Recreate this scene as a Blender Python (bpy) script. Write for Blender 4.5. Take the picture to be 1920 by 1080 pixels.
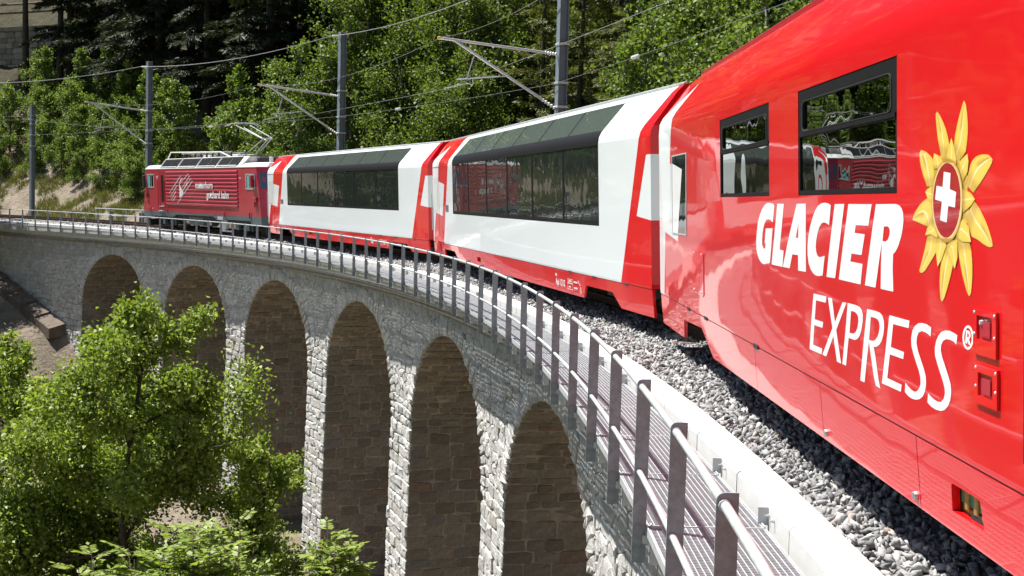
import bpy, math, random, json
import numpy as np
from mathutils import Vector, Matrix
from mathutils.geometry import tessellate_polygon

for _o in list(bpy.data.objects):
    bpy.data.objects.remove(_o, do_unlink=True)
SC = bpy.context.scene
COL = SC.collection

# ------------------------------------------------------------------ camera
CAM_F = Vector((0.11439437, 0.99151169, -0.06179399))
CAM_R = Vector((0.99326922, -0.11301603, 0.02536978))
CAM_U = Vector((-0.01817072, 0.06428023, 0.99776644))
CAM_C = Vector((95.7895, -17.3328, 1.667))
cd = bpy.data.cameras.new('camera')
cd.sensor_width = 36.0
cd.lens = 2640.76 / 1920 * 36
cd.shift_y = 3.35 / 1920
cd.clip_start = 0.1
cd.clip_end = 5000
cam = bpy.data.objects.new('camera', cd)
COL.objects.link(cam)
cam.matrix_world = Matrix(((CAM_R.x, CAM_U.x, -CAM_F.x, CAM_C.x), (CAM_R.y, CAM_U.y, -CAM_F.y, CAM_C.y),
                           (CAM_R.z, CAM_U.z, -CAM_F.z, CAM_C.z), (0, 0, 0, 1)))
SC.camera = cam
# ------------------------------------------------------------------ sky and sun
SUN_AZ, SUN_EL = 2.45, math.radians(61)
W = bpy.data.worlds.new('World')
SC.world = W
W.use_nodes = True
_n = W.node_tree.nodes
_sky = _n.new('ShaderNodeTexSky')
_sky.sky_type = 'NISHITA'
_sky.sun_disc = False
_sky.sun_elevation = SUN_EL
_sky.sun_rotation = math.pi / 2 - SUN_AZ
_sky.altitude = 1000
W.node_tree.links.new(_sky.outputs[0], _n['Background'].inputs[0])
_n['Background'].inputs[1].default_value = 0.052
sl = bpy.data.lights.new('sun', 'SUN')
sl.energy = 5.0
sl.angle = math.radians(0.5)
sl.color = (1.0, 0.972, 0.925)
sun = bpy.data.objects.new('sun', sl)
COL.objects.link(sun)
SUN_D = Vector((math.cos(SUN_EL) * math.cos(SUN_AZ), math.cos(SUN_EL) * math.sin(SUN_AZ), math.sin(SUN_EL)))
sun.rotation_euler = SUN_D.to_track_quat('Z', 'Y').to_euler()
sun.location = (60, 0, 60)
SC.view_settings.view_transform = 'Standard'
SC.view_settings.look = 'None'
SC.view_settings.exposure = 1.15
SC.view_settings.gamma = 1.0
SC.view_settings.use_curve_mapping = False
SC.render.engine = 'CYCLES'
SC.cycles.max_bounces = 7
SC.cycles.diffuse_bounces = 3
SC.cycles.glossy_bounces = 4
SC.cycles.transmission_bounces = 4
SC.cycles.transparent_max_bounces = 10
SC.cycles.use_denoising = True

# ------------------------------------------------------------------ helpers
R = 100.5431
rng = np.random.default_rng(7)
random.seed(7)

def P(s, off, z):
    t = s / R
    return Vector(((R + off) * math.cos(t), (R + off) * math.sin(t), z))

def PA(s, off, z):
    t = np.asarray(s, float) / R
    r = R + np.asarray(off, float)
    return np.stack([r * np.cos(t), r * np.sin(t), np.broadcast_to(np.asarray(z, float), t.shape)], -1)

class MB:
    """collects geometry for ONE mesh"""
    def __init__(s):
        s.v = []; s.f = []; s.m = []; s.n = 0
    def add(s, verts, faces, mat=0):
        s.v.extend([tuple(map(float, p)) for p in verts])
        for f in faces:
            s.f.append([i + s.n for i in f]); s.m.append(mat)
        s.n += len(verts)
        return s
    def box(s, x0, x1, y0, y1, z0, z1, mat=0):
        v = [(x, y, z) for x in (x0, x1) for y in (y0, y1) for z in (z0, z1)]
        return s.add(v, [(0, 1, 3, 2), (4, 6, 7, 5), (0, 4, 5, 1), (2, 3, 7, 6), (0, 2, 6, 4), (1, 5, 7, 3)], mat)
    def bbox(s, x0, x1, y0, y1, z0, z1, b, mat=0):
        """box with chamfered long edges (all 12 edges, cheap)"""
        v = []; idx = {}
        X = (x0, x1); Y = (y0, y1); Z = (z0, z1)
        sg = (1, -1)
        for i in (0, 1):
            for j in (0, 1):
                for k in (0, 1):
                    idx[i, j, k, 0] = len(v); v.append((X[i], Y[j] + sg[j] * b, Z[k] + sg[k] * b))
                    idx[i, j, k, 1] = len(v); v.append((X[i] + sg[i] * b, Y[j], Z[k] + sg[k] * b))
                    idx[i, j, k, 2] = len(v); v.append((X[i] + sg[i] * b, Y[j] + sg[j] * b, Z[k]))
        f = []
        def q(*a): f.append([idx[t] for t in a])
        for i in (0, 1):
            q((i, 0, 0, 0), (i, 0, 1, 0), (i, 1, 1, 0), (i, 1, 0, 0))
            q((0, i, 0, 1), (1, i, 0, 1), (1, i, 1, 1), (0, i, 1, 1))
            q((0, 0, i, 2), (0, 1, i, 2), (1, 1, i, 2), (1, 0, i, 2))
            for k in (0, 1):
                q((i, k, 0, 0), (i, k, 1, 0), (i, k, 1, 1), (i, k, 0, 1))
                q((i, 0, k, 0), (i, 1, k, 0), (i, 1, k, 2), (i, 0, k, 2))
                q((0, i, k, 1), (1, i, k, 1), (1, i, k, 2), (0, i, k, 2))
        for i in (0, 1):
            for j in (0, 1):
                for k in (0, 1):
                    q((i, j, k, 0), (i, j, k, 1), (i, j, k, 2))
        return s.add(v, f, mat)
    def tube(s, pts, r, n=6, mat=0, cap=True):
        pts = [Vector(p) for p in pts]
        rr = r if hasattr(r, '__len__') else [r] * len(pts)
        base = s.n; vs = []
        up0 = None
        for i, p in enumerate(pts):
            a = pts[max(i - 1, 0)]; b = pts[min(i + 1, len(pts) - 1)]
            d = (b - a)
            d = d.normalized() if d.length > 1e-9 else Vector((0, 0, 1))
            if up0 is None:
                up0 = Vector((0, 0, 1)) if abs(d.z) < .9 else Vector((1, 0, 0))
            u = d.cross(up0)
            if u.length < 1e-6: u = d.cross(Vector((1, 0.3, 0)))
            u.normalize(); w = u.cross(d); up0 = w
            for k in range(n):
                a_ = 2 * math.pi * k / n
                vs.append(p + u * (math.cos(a_) * rr[i]) + w * (math.sin(a_) * rr[i]))
        fs = []
        for i in range(len(pts) - 1):
            for k in range(n):
                fs.append((i * n + k, i * n + (k + 1) % n, (i + 1) * n + (k + 1) % n, (i + 1) * n + k))
        if cap:
            fs.append(tuple(range(n - 1, -1, -1)))
            fs.append(tuple(range((len(pts) - 1) * n, len(pts) * n)))
        return s.add(vs, fs, mat)
    def lathe(s, axis0, axis1, prof, n=12, mat=0):
        """prof: list of (t 0..1 along axis, radius)"""
        a = Vector(axis0); b = Vector(axis1)
        return s.tube([a.lerp(b, t) for t, _ in prof], [r for _, r in prof], n, mat)
    def prism(s, poly, fmap, d0, d1, mat=0, holes=()):
        """polygon (2-D) extruded between depth d0 and d1; fmap(a,b,d)->xyz"""
        rings = [list(poly)] + [list(h) for h in holes]
        flat = [p for r_ in rings for p in r_]
        tris = tessellate_polygon([[Vector((p[0], p[1], 0)) for p in r_] for r_ in rings])
        n = len(flat)
        vs = [fmap(p[0], p[1], d0) for p in flat] + ([fmap(p[0], p[1], d1) for p in flat] if d1 is not None else [])
        fs = [tuple(t) for t in tris]
        if d1 is not None:
            fs += [tuple(i + n for i in reversed(t)) for t in tris]
            o = 0
            for r_ in rings:
                k = len(r_)
                for i in range(k):
                    a_ = o + i; b_ = o + (i + 1) % k
                    fs.append((a_, b_, b_ + n, a_ + n))
                o += k
        return s.add(vs, fs, mat)
    def mesh(s, name, smooth=False):
        me = bpy.data.meshes.new(name)
        me.from_pydata(s.v, [], s.f)
        me.update()
        if any(s.m): me.polygons.foreach_set('material_index', s.m)
        if smooth: me.polygons.foreach_set('use_smooth', [True] * len(me.polygons))
        return me
    def build(s, name, mat, parent=None, smooth=False, world=False, fixn=True, kind=None):
        me = s.mesh(name, smooth)
        if fixn:
            import bmesh
            bm = bmesh.new(); bm.from_mesh(me)
            bmesh.ops.recalc_face_normals(bm, faces=bm.faces); bm.to_mesh(me); bm.free()
        return link(name, me, mat, parent, world, kind)

def link(name, me, mat, parent=None, world=False, kind=None):
    if mat is not None and not me.materials:
        for m in (mat if isinstance(mat, (list, tuple)) else [mat]): me.materials.append(m)
    o = bpy.data.objects.new(name, me)
    COL.objects.link(o)
    if parent is not None:
        o.parent = parent
        if world: o.location = -parent.location
    if kind: o['kind'] = kind
    return o

def smooth_by_angle(o, deg=35):
    me = o.data
    me.polygons.foreach_set('use_smooth', [True] * len(me.polygons))
    me.set_sharp_from_angle(angle=math.radians(deg))
    return o

def tag(o, label, cat, group=None):
    o['label'] = label; o['category'] = cat
    if group: o['group'] = group
    return o

def empty(name, loc=(0, 0, 0), rot=(0, 0, 0)):
    o = bpy.data.objects.new(name, None)
    o.empty_display_size = .3
    COL.objects.link(o); o.location = loc; o.rotation_euler = rot
    return o

def fast_mesh(name, verts, quads):
    """numpy arrays -> mesh (all quads or all tris)"""
    verts = np.asarray(verts, np.float32); quads = np.asarray(quads, np.int32)
    me = bpy.data.meshes.new(name)
    k = quads.shape[1]
    me.vertices.add(len(verts)); me.vertices.foreach_set('co', verts.ravel())
    me.loops.add(quads.size); me.loops.foreach_set('vertex_index', quads.ravel())
    me.polygons.add(len(quads))
    me.polygons.foreach_set('loop_start', np.arange(0, quads.size, k, dtype=np.int32))
    me.polygons.foreach_set('loop_total', np.full(len(quads), k, np.int32))
    me.update(calc_edges=True)
    return me

# ------------------------------------------------------------------ materials
def mat_base(name, rough=.6, metal=0., coat=0., spec=.5):
    m = bpy.data.materials.new(name); m.use_nodes = True
    b = m.node_tree.nodes['Principled BSDF']
    b.inputs['Roughness'].default_value = rough
    b.inputs['Metallic'].default_value = metal
    b.inputs['Coat Weight'].default_value = coat
    b.inputs['Coat Roughness'].default_value = .03
    b.inputs['Specular IOR Level'].default_value = spec
    return m, m.node_tree, b

def noise(nt, scale, detail=5, rough=.6, coord='Object', dist=0.0, stretch=None):
    tc = nt.nodes.new('ShaderNodeTexCoord')
    n = nt.nodes.new('ShaderNodeTexNoise')
    n.inputs['Scale'].default_value = scale; n.inputs['Detail'].default_value = detail
    n.inputs['Roughness'].default_value = rough; n.inputs['Distortion'].default_value = dist
    src = tc.outputs[coord]
    if stretch:
        mp = nt.nodes.new('ShaderNodeMapping'); mp.inputs['Scale'].default_value = stretch
        nt.links.new(src, mp.inputs[0]); src = mp.outputs[0]
    nt.links.new(src, n.inputs['Vector'])
    return n.outputs['Fac']

def ramp(nt, fac, stops):
    r = nt.nodes.new('ShaderNodeValToRGB')
    e = r.color_ramp.elements
    while len(e) > 1: e.remove(e[-1])
    e[0].position = stops[0][0]; e[0].color = (*stops[0][1], 1)
    for p, c in stops[1:]:
        x = e.new(p); x.color = (*c, 1)
    nt.links.new(fac, r.inputs[0])
    return r.outputs[0]

def math_node(nt, op, a, b=None, c=None):
    n = nt.nodes.new('ShaderNodeMath'); n.operation = op
    for i, x in enumerate((a, b, c)):
        if x is None: continue
        if isinstance(x, (int, float)): n.inputs[i].default_value = x
        else: nt.links.new(x, n.inputs[i])
    return n.outputs[0]

def mixc(nt, fac, a, b, mode='MIX'):
    n = nt.nodes.new('ShaderNodeMix'); n.data_type = 'RGBA'; n.blend_type = mode
    for i, x in ((0, fac), (6, a), (7, b)):
        if isinstance(x, (int, float)): n.inputs[i].default_value = x
        elif isinstance(x, tuple): n.inputs[i].default_value = (*x, 1)
        else: nt.links.new(x, n.inputs[i])
    return n.outputs[2]

def bump(nt, b, h, strength=.3, dist=.02):
    n = nt.nodes.new('ShaderNodeBump')
    n.inputs['Strength'].default_value = strength; n.inputs['Distance'].default_value = dist
    nt.links.new(h, n.inputs['Height']); nt.links.new(n.outputs[0], b.inputs['Normal'])

def rand_id(nt):
    """random per stone / leaf, whether it is an island of a mesh or an object"""
    g = nt.nodes.new('ShaderNodeNewGeometry'); o = nt.nodes.new('ShaderNodeObjectInfo')
    return math_node(nt, 'FRACT', math_node(nt, 'ADD', g.outputs['Random Per Island'], o.outputs['Random']))

def simple(name, col, rough=.6, metal=0., coat=0., var=.12, scale=6., bmp=0., bscale=40., spec=.5, coord='Object'):
    m, nt, b = mat_base(name, rough, metal, coat, spec)
    f = noise(nt, scale, coord=coord)
    lo = tuple(c * (1 - var) for c in col); hi = tuple(min(c * (1 + var), .95) for c in col)
    nt.links.new(ramp(nt, f, [(.3, lo), (.7, hi)]), b.inputs['Base Color'])
    if bmp: bump(nt, b, noise(nt, bscale, coord=coord), bmp, .01)
    return m

def stone_mat(name, stops, rough=.85, scale=9., bscale=22., bstr=.6, stain=None, bdist=.03):
    m, nt, b = mat_base(name, rough, spec=.3)
    base = ramp(nt, rand_id(nt), stops)
    g = ramp(nt, noise(nt, scale, 7, .7), [(.3, (.62, .6, .58)), (.7, (1.15, 1.14, 1.12))])
    c = mixc(nt, 1.0, base, g, 'MULTIPLY')
    if stain:
        f = math_node(nt, 'MULTIPLY', ramp(nt, noise(nt, .5, 5, .6), [(.45, (0, 0, 0)), (.62, (1, 1, 1))]), .55)
        c = mixc(nt, f, c, stain)
    nt.links.new(c, b.inputs['Base Color'])
    bump(nt, b, noise(nt, bscale, 8, .7), bstr, bdist)
    return m

MAT = {}
MAT['stone'] = stone_mat('wall_stone', [(0, (.44, .43, .41)), (.4, (.53, .525, .51)), (.75, (.60, .595, .58)), (1, (.48, .45, .41))], bscale=9, bstr=.9, bdist=.05)
MAT['vault'] = stone_mat('vault_stone', [(0, (.165, .145, .122)), (.35, (.215, .19, .16)), (.7, (.26, .228, .19)), (.86, (.19, .185, .175)), (1, (.23, .165, .13))])  # brown light bounced off the sandy ground is put into this colour
MAT['mortar'] = simple('mortar', (.46, .445, .415), .95, var=.25, scale=5, bmp=.4, bscale=30)
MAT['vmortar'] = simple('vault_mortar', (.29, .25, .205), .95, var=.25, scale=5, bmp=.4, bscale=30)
MAT['concrete'] = simple('pale_concrete', (.50, .495, .475), .85, var=.07, scale=2.5, bmp=.15, bscale=60)
MAT['cornice'] = simple('weathered_cornice', (.20, .18, .145), .9, var=.2, scale=3, bmp=.3, bscale=25)
MAT['galv'] = simple('galvanised_steel', (.50, .52, .53), .45, .3, var=.16, scale=14, bmp=.05, bscale=60)
MAT['galv_dark'] = simple('galvanised_post', (.225, .25, .27), .6, .05, var=.25, scale=18, bmp=.05, bscale=60)
MAT['mast'] = simple('painted_mast_steel', (.17, .21, .24), .5, .1, var=.12, scale=4)
MAT['wire'] = simple('wire_metal', (.20, .205, .20), .55, .3, var=.1)
MAT['wire_pale'] = simple('aluminium_wire', (.42, .43, .42), .5, .4, var=.1)
MAT['insul'] = simple('insulator_white', (.72, .72, .70), .3, coat=.3, var=.05)
MAT['rail'] = simple('rail_rust', (.085, .045, .03), .7, .2, var=.3, scale=12)
MAT['railtop'] = simple('rail_head', (.45, .45, .46), .25, .9, var=.1)
MAT['sleeper'] = simple('steel_sleeper', (.10, .07, .055), .75, .2, var=.3)
MAT['black'] = simple('underframe_black', (.018, .018, .02), .6, var=.3)
MAT['rubber'] = simple('dark_rubber', (.014, .014, .015), .75, var=.2)
MAT['frame_black'] = simple('window_frame_black', (.010, .010, .011), .55, var=.15, spec=.12)
MAT['grey_dark'] = simple('slate_grey_paint', (.075, .105, .12), .4, coat=.3, var=.1)
MAT['grey_light'] = simple('light_grey_roof_paint', (.58, .58, .56), .5, coat=.2, var=.12, scale=3)
MAT['loco_red'] = simple('locomotive_red_paint', (.42, .02, .04), .36, coat=.35, var=.06, scale=2.5)
MAT['loco_red_dark'] = simple('locomotive_red_paint_trim', (.40, .014, .028), .36, coat=.4, var=.06)
MAT['white_paint'] = simple('white_lettering', (.86, .86, .85), .35, coat=.4, var=.02)
MAT['teal'] = simple('teal_headrest', (.10, .42, .42), .8, var=.1)
MAT['seat'] = simple('seat_fabric', (.12, .17, .17), .9, var=.2)
MAT['interior'] = simple('interior_lining', (.42, .48, .45), .7, var=.1)
MAT['brass'] = simple('hatch_interior_brass', (.35, .23, .05), .45, .4, var=.3, scale=30)
MAT['green_plastic'] = simple('green_plastic', (.02, .14, .05), .5)
MAT['yellow'] = simple('yellow_paint', (.75, .45, .03), .5)
MAT['copper'] = simple('orange_cap', (.5, .08, .02), .5)
MAT['skin'] = simple('skin', (.55, .34, .25), .6, var=.08)
MAT['hair_white'] = simple('white_hair', (.62, .6, .56), .8, var=.1)
MAT['hair_brown'] = simple('brown_hair', (.09, .05, .03), .8, var=.2)
MAT['cloth_pale'] = simple('pale_shirt', (.5, .55, .56), .85, var=.1)
MAT['cloth_blue'] = simple('blue_jumper', (.09, .16, .26), .9, var=.15)

def glass_mat(name, tint, refl_min=.06, wav=.02, scale=1.3, ior=1.9, sheen=0.0):
    m = bpy.data.materials.new(name); m.use_nodes = True
    nt = m.node_tree; nt.nodes.clear()
    out = nt.nodes.new('ShaderNodeOutputMaterial')
    tr = nt.nodes.new('ShaderNodeBsdfTransparent'); tr.inputs[0].default_value = (*tint, 1)
    gl = nt.nodes.new('ShaderNodeBsdfGlossy'); gl.inputs['Roughness'].default_value = .0
    gl.inputs['Color'].default_value = (.9, .93, .92, 1)
    fr = nt.nodes.new('ShaderNodeFresnel'); fr.inputs['IOR'].default_value = ior
    bp = nt.nodes.new('ShaderNodeBump'); bp.inputs['Strength'].default_value = wav; bp.inputs['Distance'].default_value = .2
    nt.links.new(noise(nt, scale, 2, .5), bp.inputs['Height'])
    nt.links.new(bp.outputs[0], gl.inputs['Normal'])
    fac = math_node(nt, 'ADD', fr.outputs[0], refl_min)
    mx = nt.nodes.new('ShaderNodeMixShader')
    nt.links.new(fac, mx.inputs[0]); nt.links.new(tr.outputs[0], mx.inputs[1]); nt.links.new(gl.outputs[0], mx.inputs[2])
    last = mx.outputs[0]
    if sheen:
        df = nt.nodes.new('ShaderNodeBsdfDiffuse'); df.inputs[0].default_value = (.28, .34, .30, 1)  # pale diffuse film, stands in for light reflected off the panes
        m2 = nt.nodes.new('ShaderNodeMixShader'); m2.inputs[0].default_value = sheen
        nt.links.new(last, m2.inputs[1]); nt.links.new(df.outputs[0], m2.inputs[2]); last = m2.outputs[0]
    nt.links.new(last, out.inputs[0])
    return m
MAT['glass'] = glass_mat('tinted_glass', (.48, .60, .52), .0, .03, ior=1.32, sheen=.05)
MAT['glass_roof'] = glass_mat('roof_glass', (.40, .50, .45), .05, .012, ior=1.6, sheen=.15)
MAT['glass_dark'] = glass_mat('dark_glass', (.05, .055, .055), .10, .03, 1.1)
MAT['glass_loco'] = glass_mat('loco_glass', (.30, .36, .36), .12, .02)

def half(nt, sx, sz, a, c, k):
    """mask: a*x + c*z < k"""
    v = math_node(nt, 'ADD', math_node(nt, 'MULTIPLY', sx, a), math_node(nt, 'MULTIPLY', sz, c))
    return math_node(nt, 'LESS_THAN', v, k)

def livery(name, body, shift_far, near=True):
    """carriage paint: body colour with red and white cross panels at the ends (flat print in car coordinates)"""
    m, nt, b = mat_base(name, .38, 0, .65, .18)
    tc = nt.nodes.new('ShaderNodeTexCoord'); sp = nt.nodes.new('ShaderNodeSeparateXYZ')
    nt.links.new(tc.outputs['Object'], sp.inputs[0])
    x0, z = sp.outputs[0], sp.outputs[2]
    AND = lambda *a: a[0] if len(a) == 1 else math_node(nt, 'MULTIPLY', a[0], AND(*a[1:]))
    OR = lambda a, b_: math_node(nt, 'MAXIMUM', a, b_)
    NOT = lambda a: math_node(nt, 'SUBTRACT', 1.0, a)
    H = lambda a, c, k, x=x0: half(nt, x, z, a, c, k)
    RED = (.70, .004, .008); WHITE = (.775, .82, .82)
    red = mixc(nt, noise(nt, .8, 3), RED, tuple(c * .93 for c in RED))
    col = red if body == 'red' else mixc(nt, noise(nt, .6, 3), WHITE, tuple(c * .97 for c in WHITE))
    if body == 'white':
        col = mixc(nt, H(1, .475, -7.449), col, red)                       # near red band
        quad = AND(H(1, .57, -7.63), H(0, 1, 2.345), NOT(H(-.071, 1, 2.203)))
        col = mixc(nt, quad, col, WHITE)
        col = mixc(nt, NOT(H(1, .43, 7.85)), col, red)                     # far red band
    x = math_node(nt, 'ADD', x0, shift_far)
    far1 = AND(NOT(H(1, .28, 8.93, x)), NOT(H(0, 1, 2.19)), H(.25, 1, 5.05, x))
    far2 = AND(NOT(H(1, .477, 8.362, x)), H(-.081, 1, 1.517, x), NOT(H(-.0716, 1, .812, x)))
    far3 = AND(NOT(H(1, .54 if body == 'white' else .2, 9.55 if body == 'white' else 9.09, x)), H(0, 1, 1.47))
    wh = OR(OR(far1, far2), far3)
    col = mixc(nt, wh, col, WHITE)
    low = H(0, 1, .722)
    col = mixc(nt, low, col, red)
    nt.links.new(col, b.inputs['Base Color'])
    bp = nt.nodes.new('ShaderNodeBump'); bp.inputs['Strength'].default_value = .035; bp.inputs['Distance'].default_value = .15
    nt.links.new(noise(nt, .9, 2, .4), bp.inputs['Height'])
    nt.links.new(bp.outputs[0], b.inputs['Coat Normal'])
    return m
MAT['liv_white'] = livery('carriage_livery_white', 'white', 0.0)
MAT['liv_red'] = livery('carriage_livery_red', 'red', 0.43)

def leaf_mat(name, stops, trans=.38, gloss=.03):
    m = bpy.data.materials.new(name); m.use_nodes = True
    nt = m.node_tree; nt.nodes.clear()
    out = nt.nodes.new('ShaderNodeOutputMaterial')
    c = ramp(nt, rand_id(nt), stops)
    d = nt.nodes.new('ShaderNodeBsdfDiffuse'); t = nt.nodes.new('ShaderNodeBsdfTranslucent')
    g = nt.nodes.new('ShaderNodeBsdfGlossy'); g.inputs['Roughness'].default_value = .5
    nt.links.new(c, d.inputs[0])
    nt.links.new(mixc(nt, 1.0, c, (1.35, 1.4, .6), 'MULTIPLY'), t.inputs[0])
    m1 = nt.nodes.new('ShaderNodeMixShader'); m1.inputs[0].default_value = trans
    nt.links.new(d.outputs[0], m1.inputs[1]); nt.links.new(t.outputs[0], m1.inputs[2])
    m2 = nt.nodes.new('ShaderNodeMixShader'); m2.inputs[0].default_value = gloss
    nt.links.new(m1.outputs[0], m2.inputs[1]); nt.links.new(g.outputs[0], m2.inputs[2])
    nt.links.new(m2.outputs[0], out.inputs[0])
    return m
MAT['leaf_birch'] = leaf_mat('birch_leaf', [(0, (0.113, 0.167, 0.029)), (.5, (0.196, 0.264, 0.045)), (1, (0.334, 0.396, 0.085))], .38, .035)
MAT['leaf_rowan'] = leaf_mat('rowan_leaf', [(0, (.15, .21, .03)), (.5, (.22, .29, .045)), (1, (.30, .36, .07))], .42)
MAT['leaf_ash'] = leaf_mat('ash_leaf', [(0, (0.069, 0.117, 0.021)), (.5, (0.119, 0.180, 0.031)), (1, (0.196, 0.254, 0.052))], .38)
MAT['leaf_dark'] = leaf_mat('dark_leaf', [(0, (0.054, 0.085, 0.017)), (.5, (0.106, 0.154, 0.025)), (1, (0.181, 0.226, 0.044))], .35)
MAT['leaf_bush'] = leaf_mat('bush_leaf', [(0, (0.079, 0.122, 0.028)), (.5, (0.130, 0.194, 0.039)), (1, (0.204, 0.258, 0.062))], .4)
MAT['needle_dark'] = leaf_mat('spruce_needle', [(0, (0.014, 0.022, 0.009)), (.5, (0.025, 0.036, 0.014)), (1, (0.046, 0.055, 0.021))], .18)
MAT['needle_pine'] = leaf_mat('pine_needle', [(0, (0.022, 0.029, 0.011)), (.5, (0.037, 0.046, 0.017)), (1, (0.061, 0.064, 0.024))], .22)
MAT['needle_larch'] = leaf_mat('larch_needle', [(0, (0.063, 0.082, 0.018)), (.5, (0.101, 0.118, 0.028)), (1, (0.152, 0.159, 0.043))], .32)
MAT['grass'] = leaf_mat('grass_blade', [(0, (.07, .085, .02)), (.5, (.12, .13, .03)), (1, (.20, .19, .06))], .3)
MAT['bark'] = simple('bark', (.045, .036, .028), .95, var=.4, scale=8, bmp=.6, bscale=20)
MAT['bark_pale'] = simple('pale_bark', (.20, .185, .16), .9, var=.45, scale=7, bmp=.4, bscale=20)
MAT['twig'] = simple('twig_bark', (.07, .05, .038), .9, var=.3, scale=9)
MAT['ballast'] = stone_mat('ballast_stone', [(0, (.15, .15, .16)), (.35, (.27, .27, .275)), (.7, (.38, .38, .38)), (.93, (.52, .52, .515)), (1, (.33, .24, .18))], .8, 14, 40, .3)
MAT['ballast_bed'] = simple('ballast_bed', (.20, .195, .19), .95, var=.4, scale=40, bmp=.8, bscale=45)
MAT['step_stone'] = simple('brown_slab_stone', (.115, .088, .065), .9, var=.3, scale=3, bmp=.4, bscale=18)
MAT['dark_stone'] = stone_mat('dark_wall_stone', [(0, (.16, .15, .13)), (.5, (.23, .215, .185)), (1, (.30, .28, .24))])  # darker stone for the retaining wall
MAT['rock'] = stone_mat('rock', [(0, (.34, .29, .23)), (.5, (.43, .37, .30)), (1, (.50, .44, .36))], .9, 3, 12, .5)

# ------------------------------------------------------------------ ground
def smooth(a, b, x):
    t = np.clip((x - a) / (b - a), 0, 1); return t * t * (3 - 2 * t)

def vnoise(x, y, seed=0):
    """cheap smooth value noise, vectorised"""
    xi = np.floor(x).astype(int); yi = np.floor(y).astype(int)
    fx = x - xi; fy = y - yi
    fx = fx * fx * (3 - 2 * fx); fy = fy * fy * (3 - 2 * fy)
    def h(i, j):
        n = np.sin(i * 127.1 + j * 311.7 + seed * 74.7) * 43758.5453
        return n - np.floor(n)
    return (h(xi, yi) * (1 - fx) + h(xi + 1, yi) * fx) * (1 - fy) + (h(xi, yi + 1) * (1 - fx) + h(xi + 1, yi + 1) * fx) * fy

def fbm(x, y, oct=4, seed=0):
    v = 0; a = .5
    for i in range(oct):
        v = v + a * (vnoise(x * 2 ** i, y * 2 ** i, seed + i) - .5); a *= .5
    return v

def ground_h(s, off):
    s = np.asarray(s, float); off = np.asarray(off, float)
    # ground along the bridge axis
    axis = -11.5 + 1.0 * smooth(13, 22, s) + .3 * smooth(44, 56, s)
    axis = np.where(s > 54, np.maximum(axis, np.where(s > 60.5, -3.0 - (68.2 - s) * .285, -5.2 - (60.5 - s) * .75)), axis)
    axis = np.minimum(axis, np.where(s > 68.2, -3.0 + (s - 68.2) * .25, 1e9))
    axis = np.minimum(axis, -.25)
    axis = axis + 2.7 * np.exp(-((s - 19.3) / 2.0) ** 2 - ((off + .6) / 2.5) ** 2)
    # inner side: falls away from the wall, rises again on the far side of the valley
    d_in = np.maximum(-1.8 - off, 0)
    inner = axis - .36 * np.minimum(d_in, 16) + .42 * np.maximum(d_in - 45, 0)
    # outer hillside
    k = smooth(52, 60, s); k_in = smooth(58.5, 59.6, s)
    bed = -.28
    d_out = np.maximum(off - 1.8, 0)
    out_valley = axis + .25 * d_out + .62 * np.maximum(d_out - 3, 0)
    out_bank = np.where(off > 4.9, bed + .78 * (off - 4.9), bed)
    outer = out_valley * (1 - k) + out_bank * k
    h = np.where(off < -1.8, inner, np.where(off > 1.8, outer, np.where(off < -1.7, axis, axis * (1 - k_in) + np.maximum(axis, bed) * k_in)))
    h = np.where((off > -1.7) & (off < 5) & (s > 60), bed, h)
    h = np.where((off <= 1.8) & (s > 58) & (off > -1.7), np.minimum(bed, h), h)
    far = np.maximum(off - 60, 0)
    h = h - .55 * far
    # roughness away from the track
    rough = np.where(off > 5.0, smooth(5.0, 8, off), np.where(off < -2.0, smooth(2.0, 4, -off), 0))
    rough = np.maximum(rough, (s < 50) * 1.0 * (np.abs(off) < 6))
    rough = rough * np.where((off < 0) & (s > 52), .55, 1)
    h = h + rough * (1.5 * fbm(s * .22, off * .22, 5, 3) + .35 * fbm(s * 1.3, off * 1.3, 3, 9))
    return h

ss = np.concatenate([np.arange(-120, -20, 5), np.arange(-20, 54, .8), np.arange(54, 104, .45), np.arange(104, 230, 4)])
oo = np.concatenate([np.arange(-92, -24, 4), np.arange(-24, -12, .7), np.arange(-12, -2, .4), [-1.9, -1.76], np.arange(-1.6, 4.9, .8), np.arange(4.95, 26, .45), np.arange(26, 60, 2.0), np.arange(60, 200, 10)])
S2, O2 = np.meshgrid(ss, oo, indexing='ij')
H2 = ground_h(S2, O2)
V = PA(S2.ravel(), O2.ravel(), 0); V[:, 2] = H2.ravel()
ni, nj = S2.shape
I = np.arange(ni * nj).reshape(ni, nj)
Q = np.stack([I[:-1, :-1], I[:-1, 1:], I[1:, 1:], I[1:, :-1]], -1).reshape(-1, 4)
me = fast_mesh('hillside', V, Q)
me.polygons.foreach_set('use_smooth', [True] * len(me.polygons))

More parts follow.
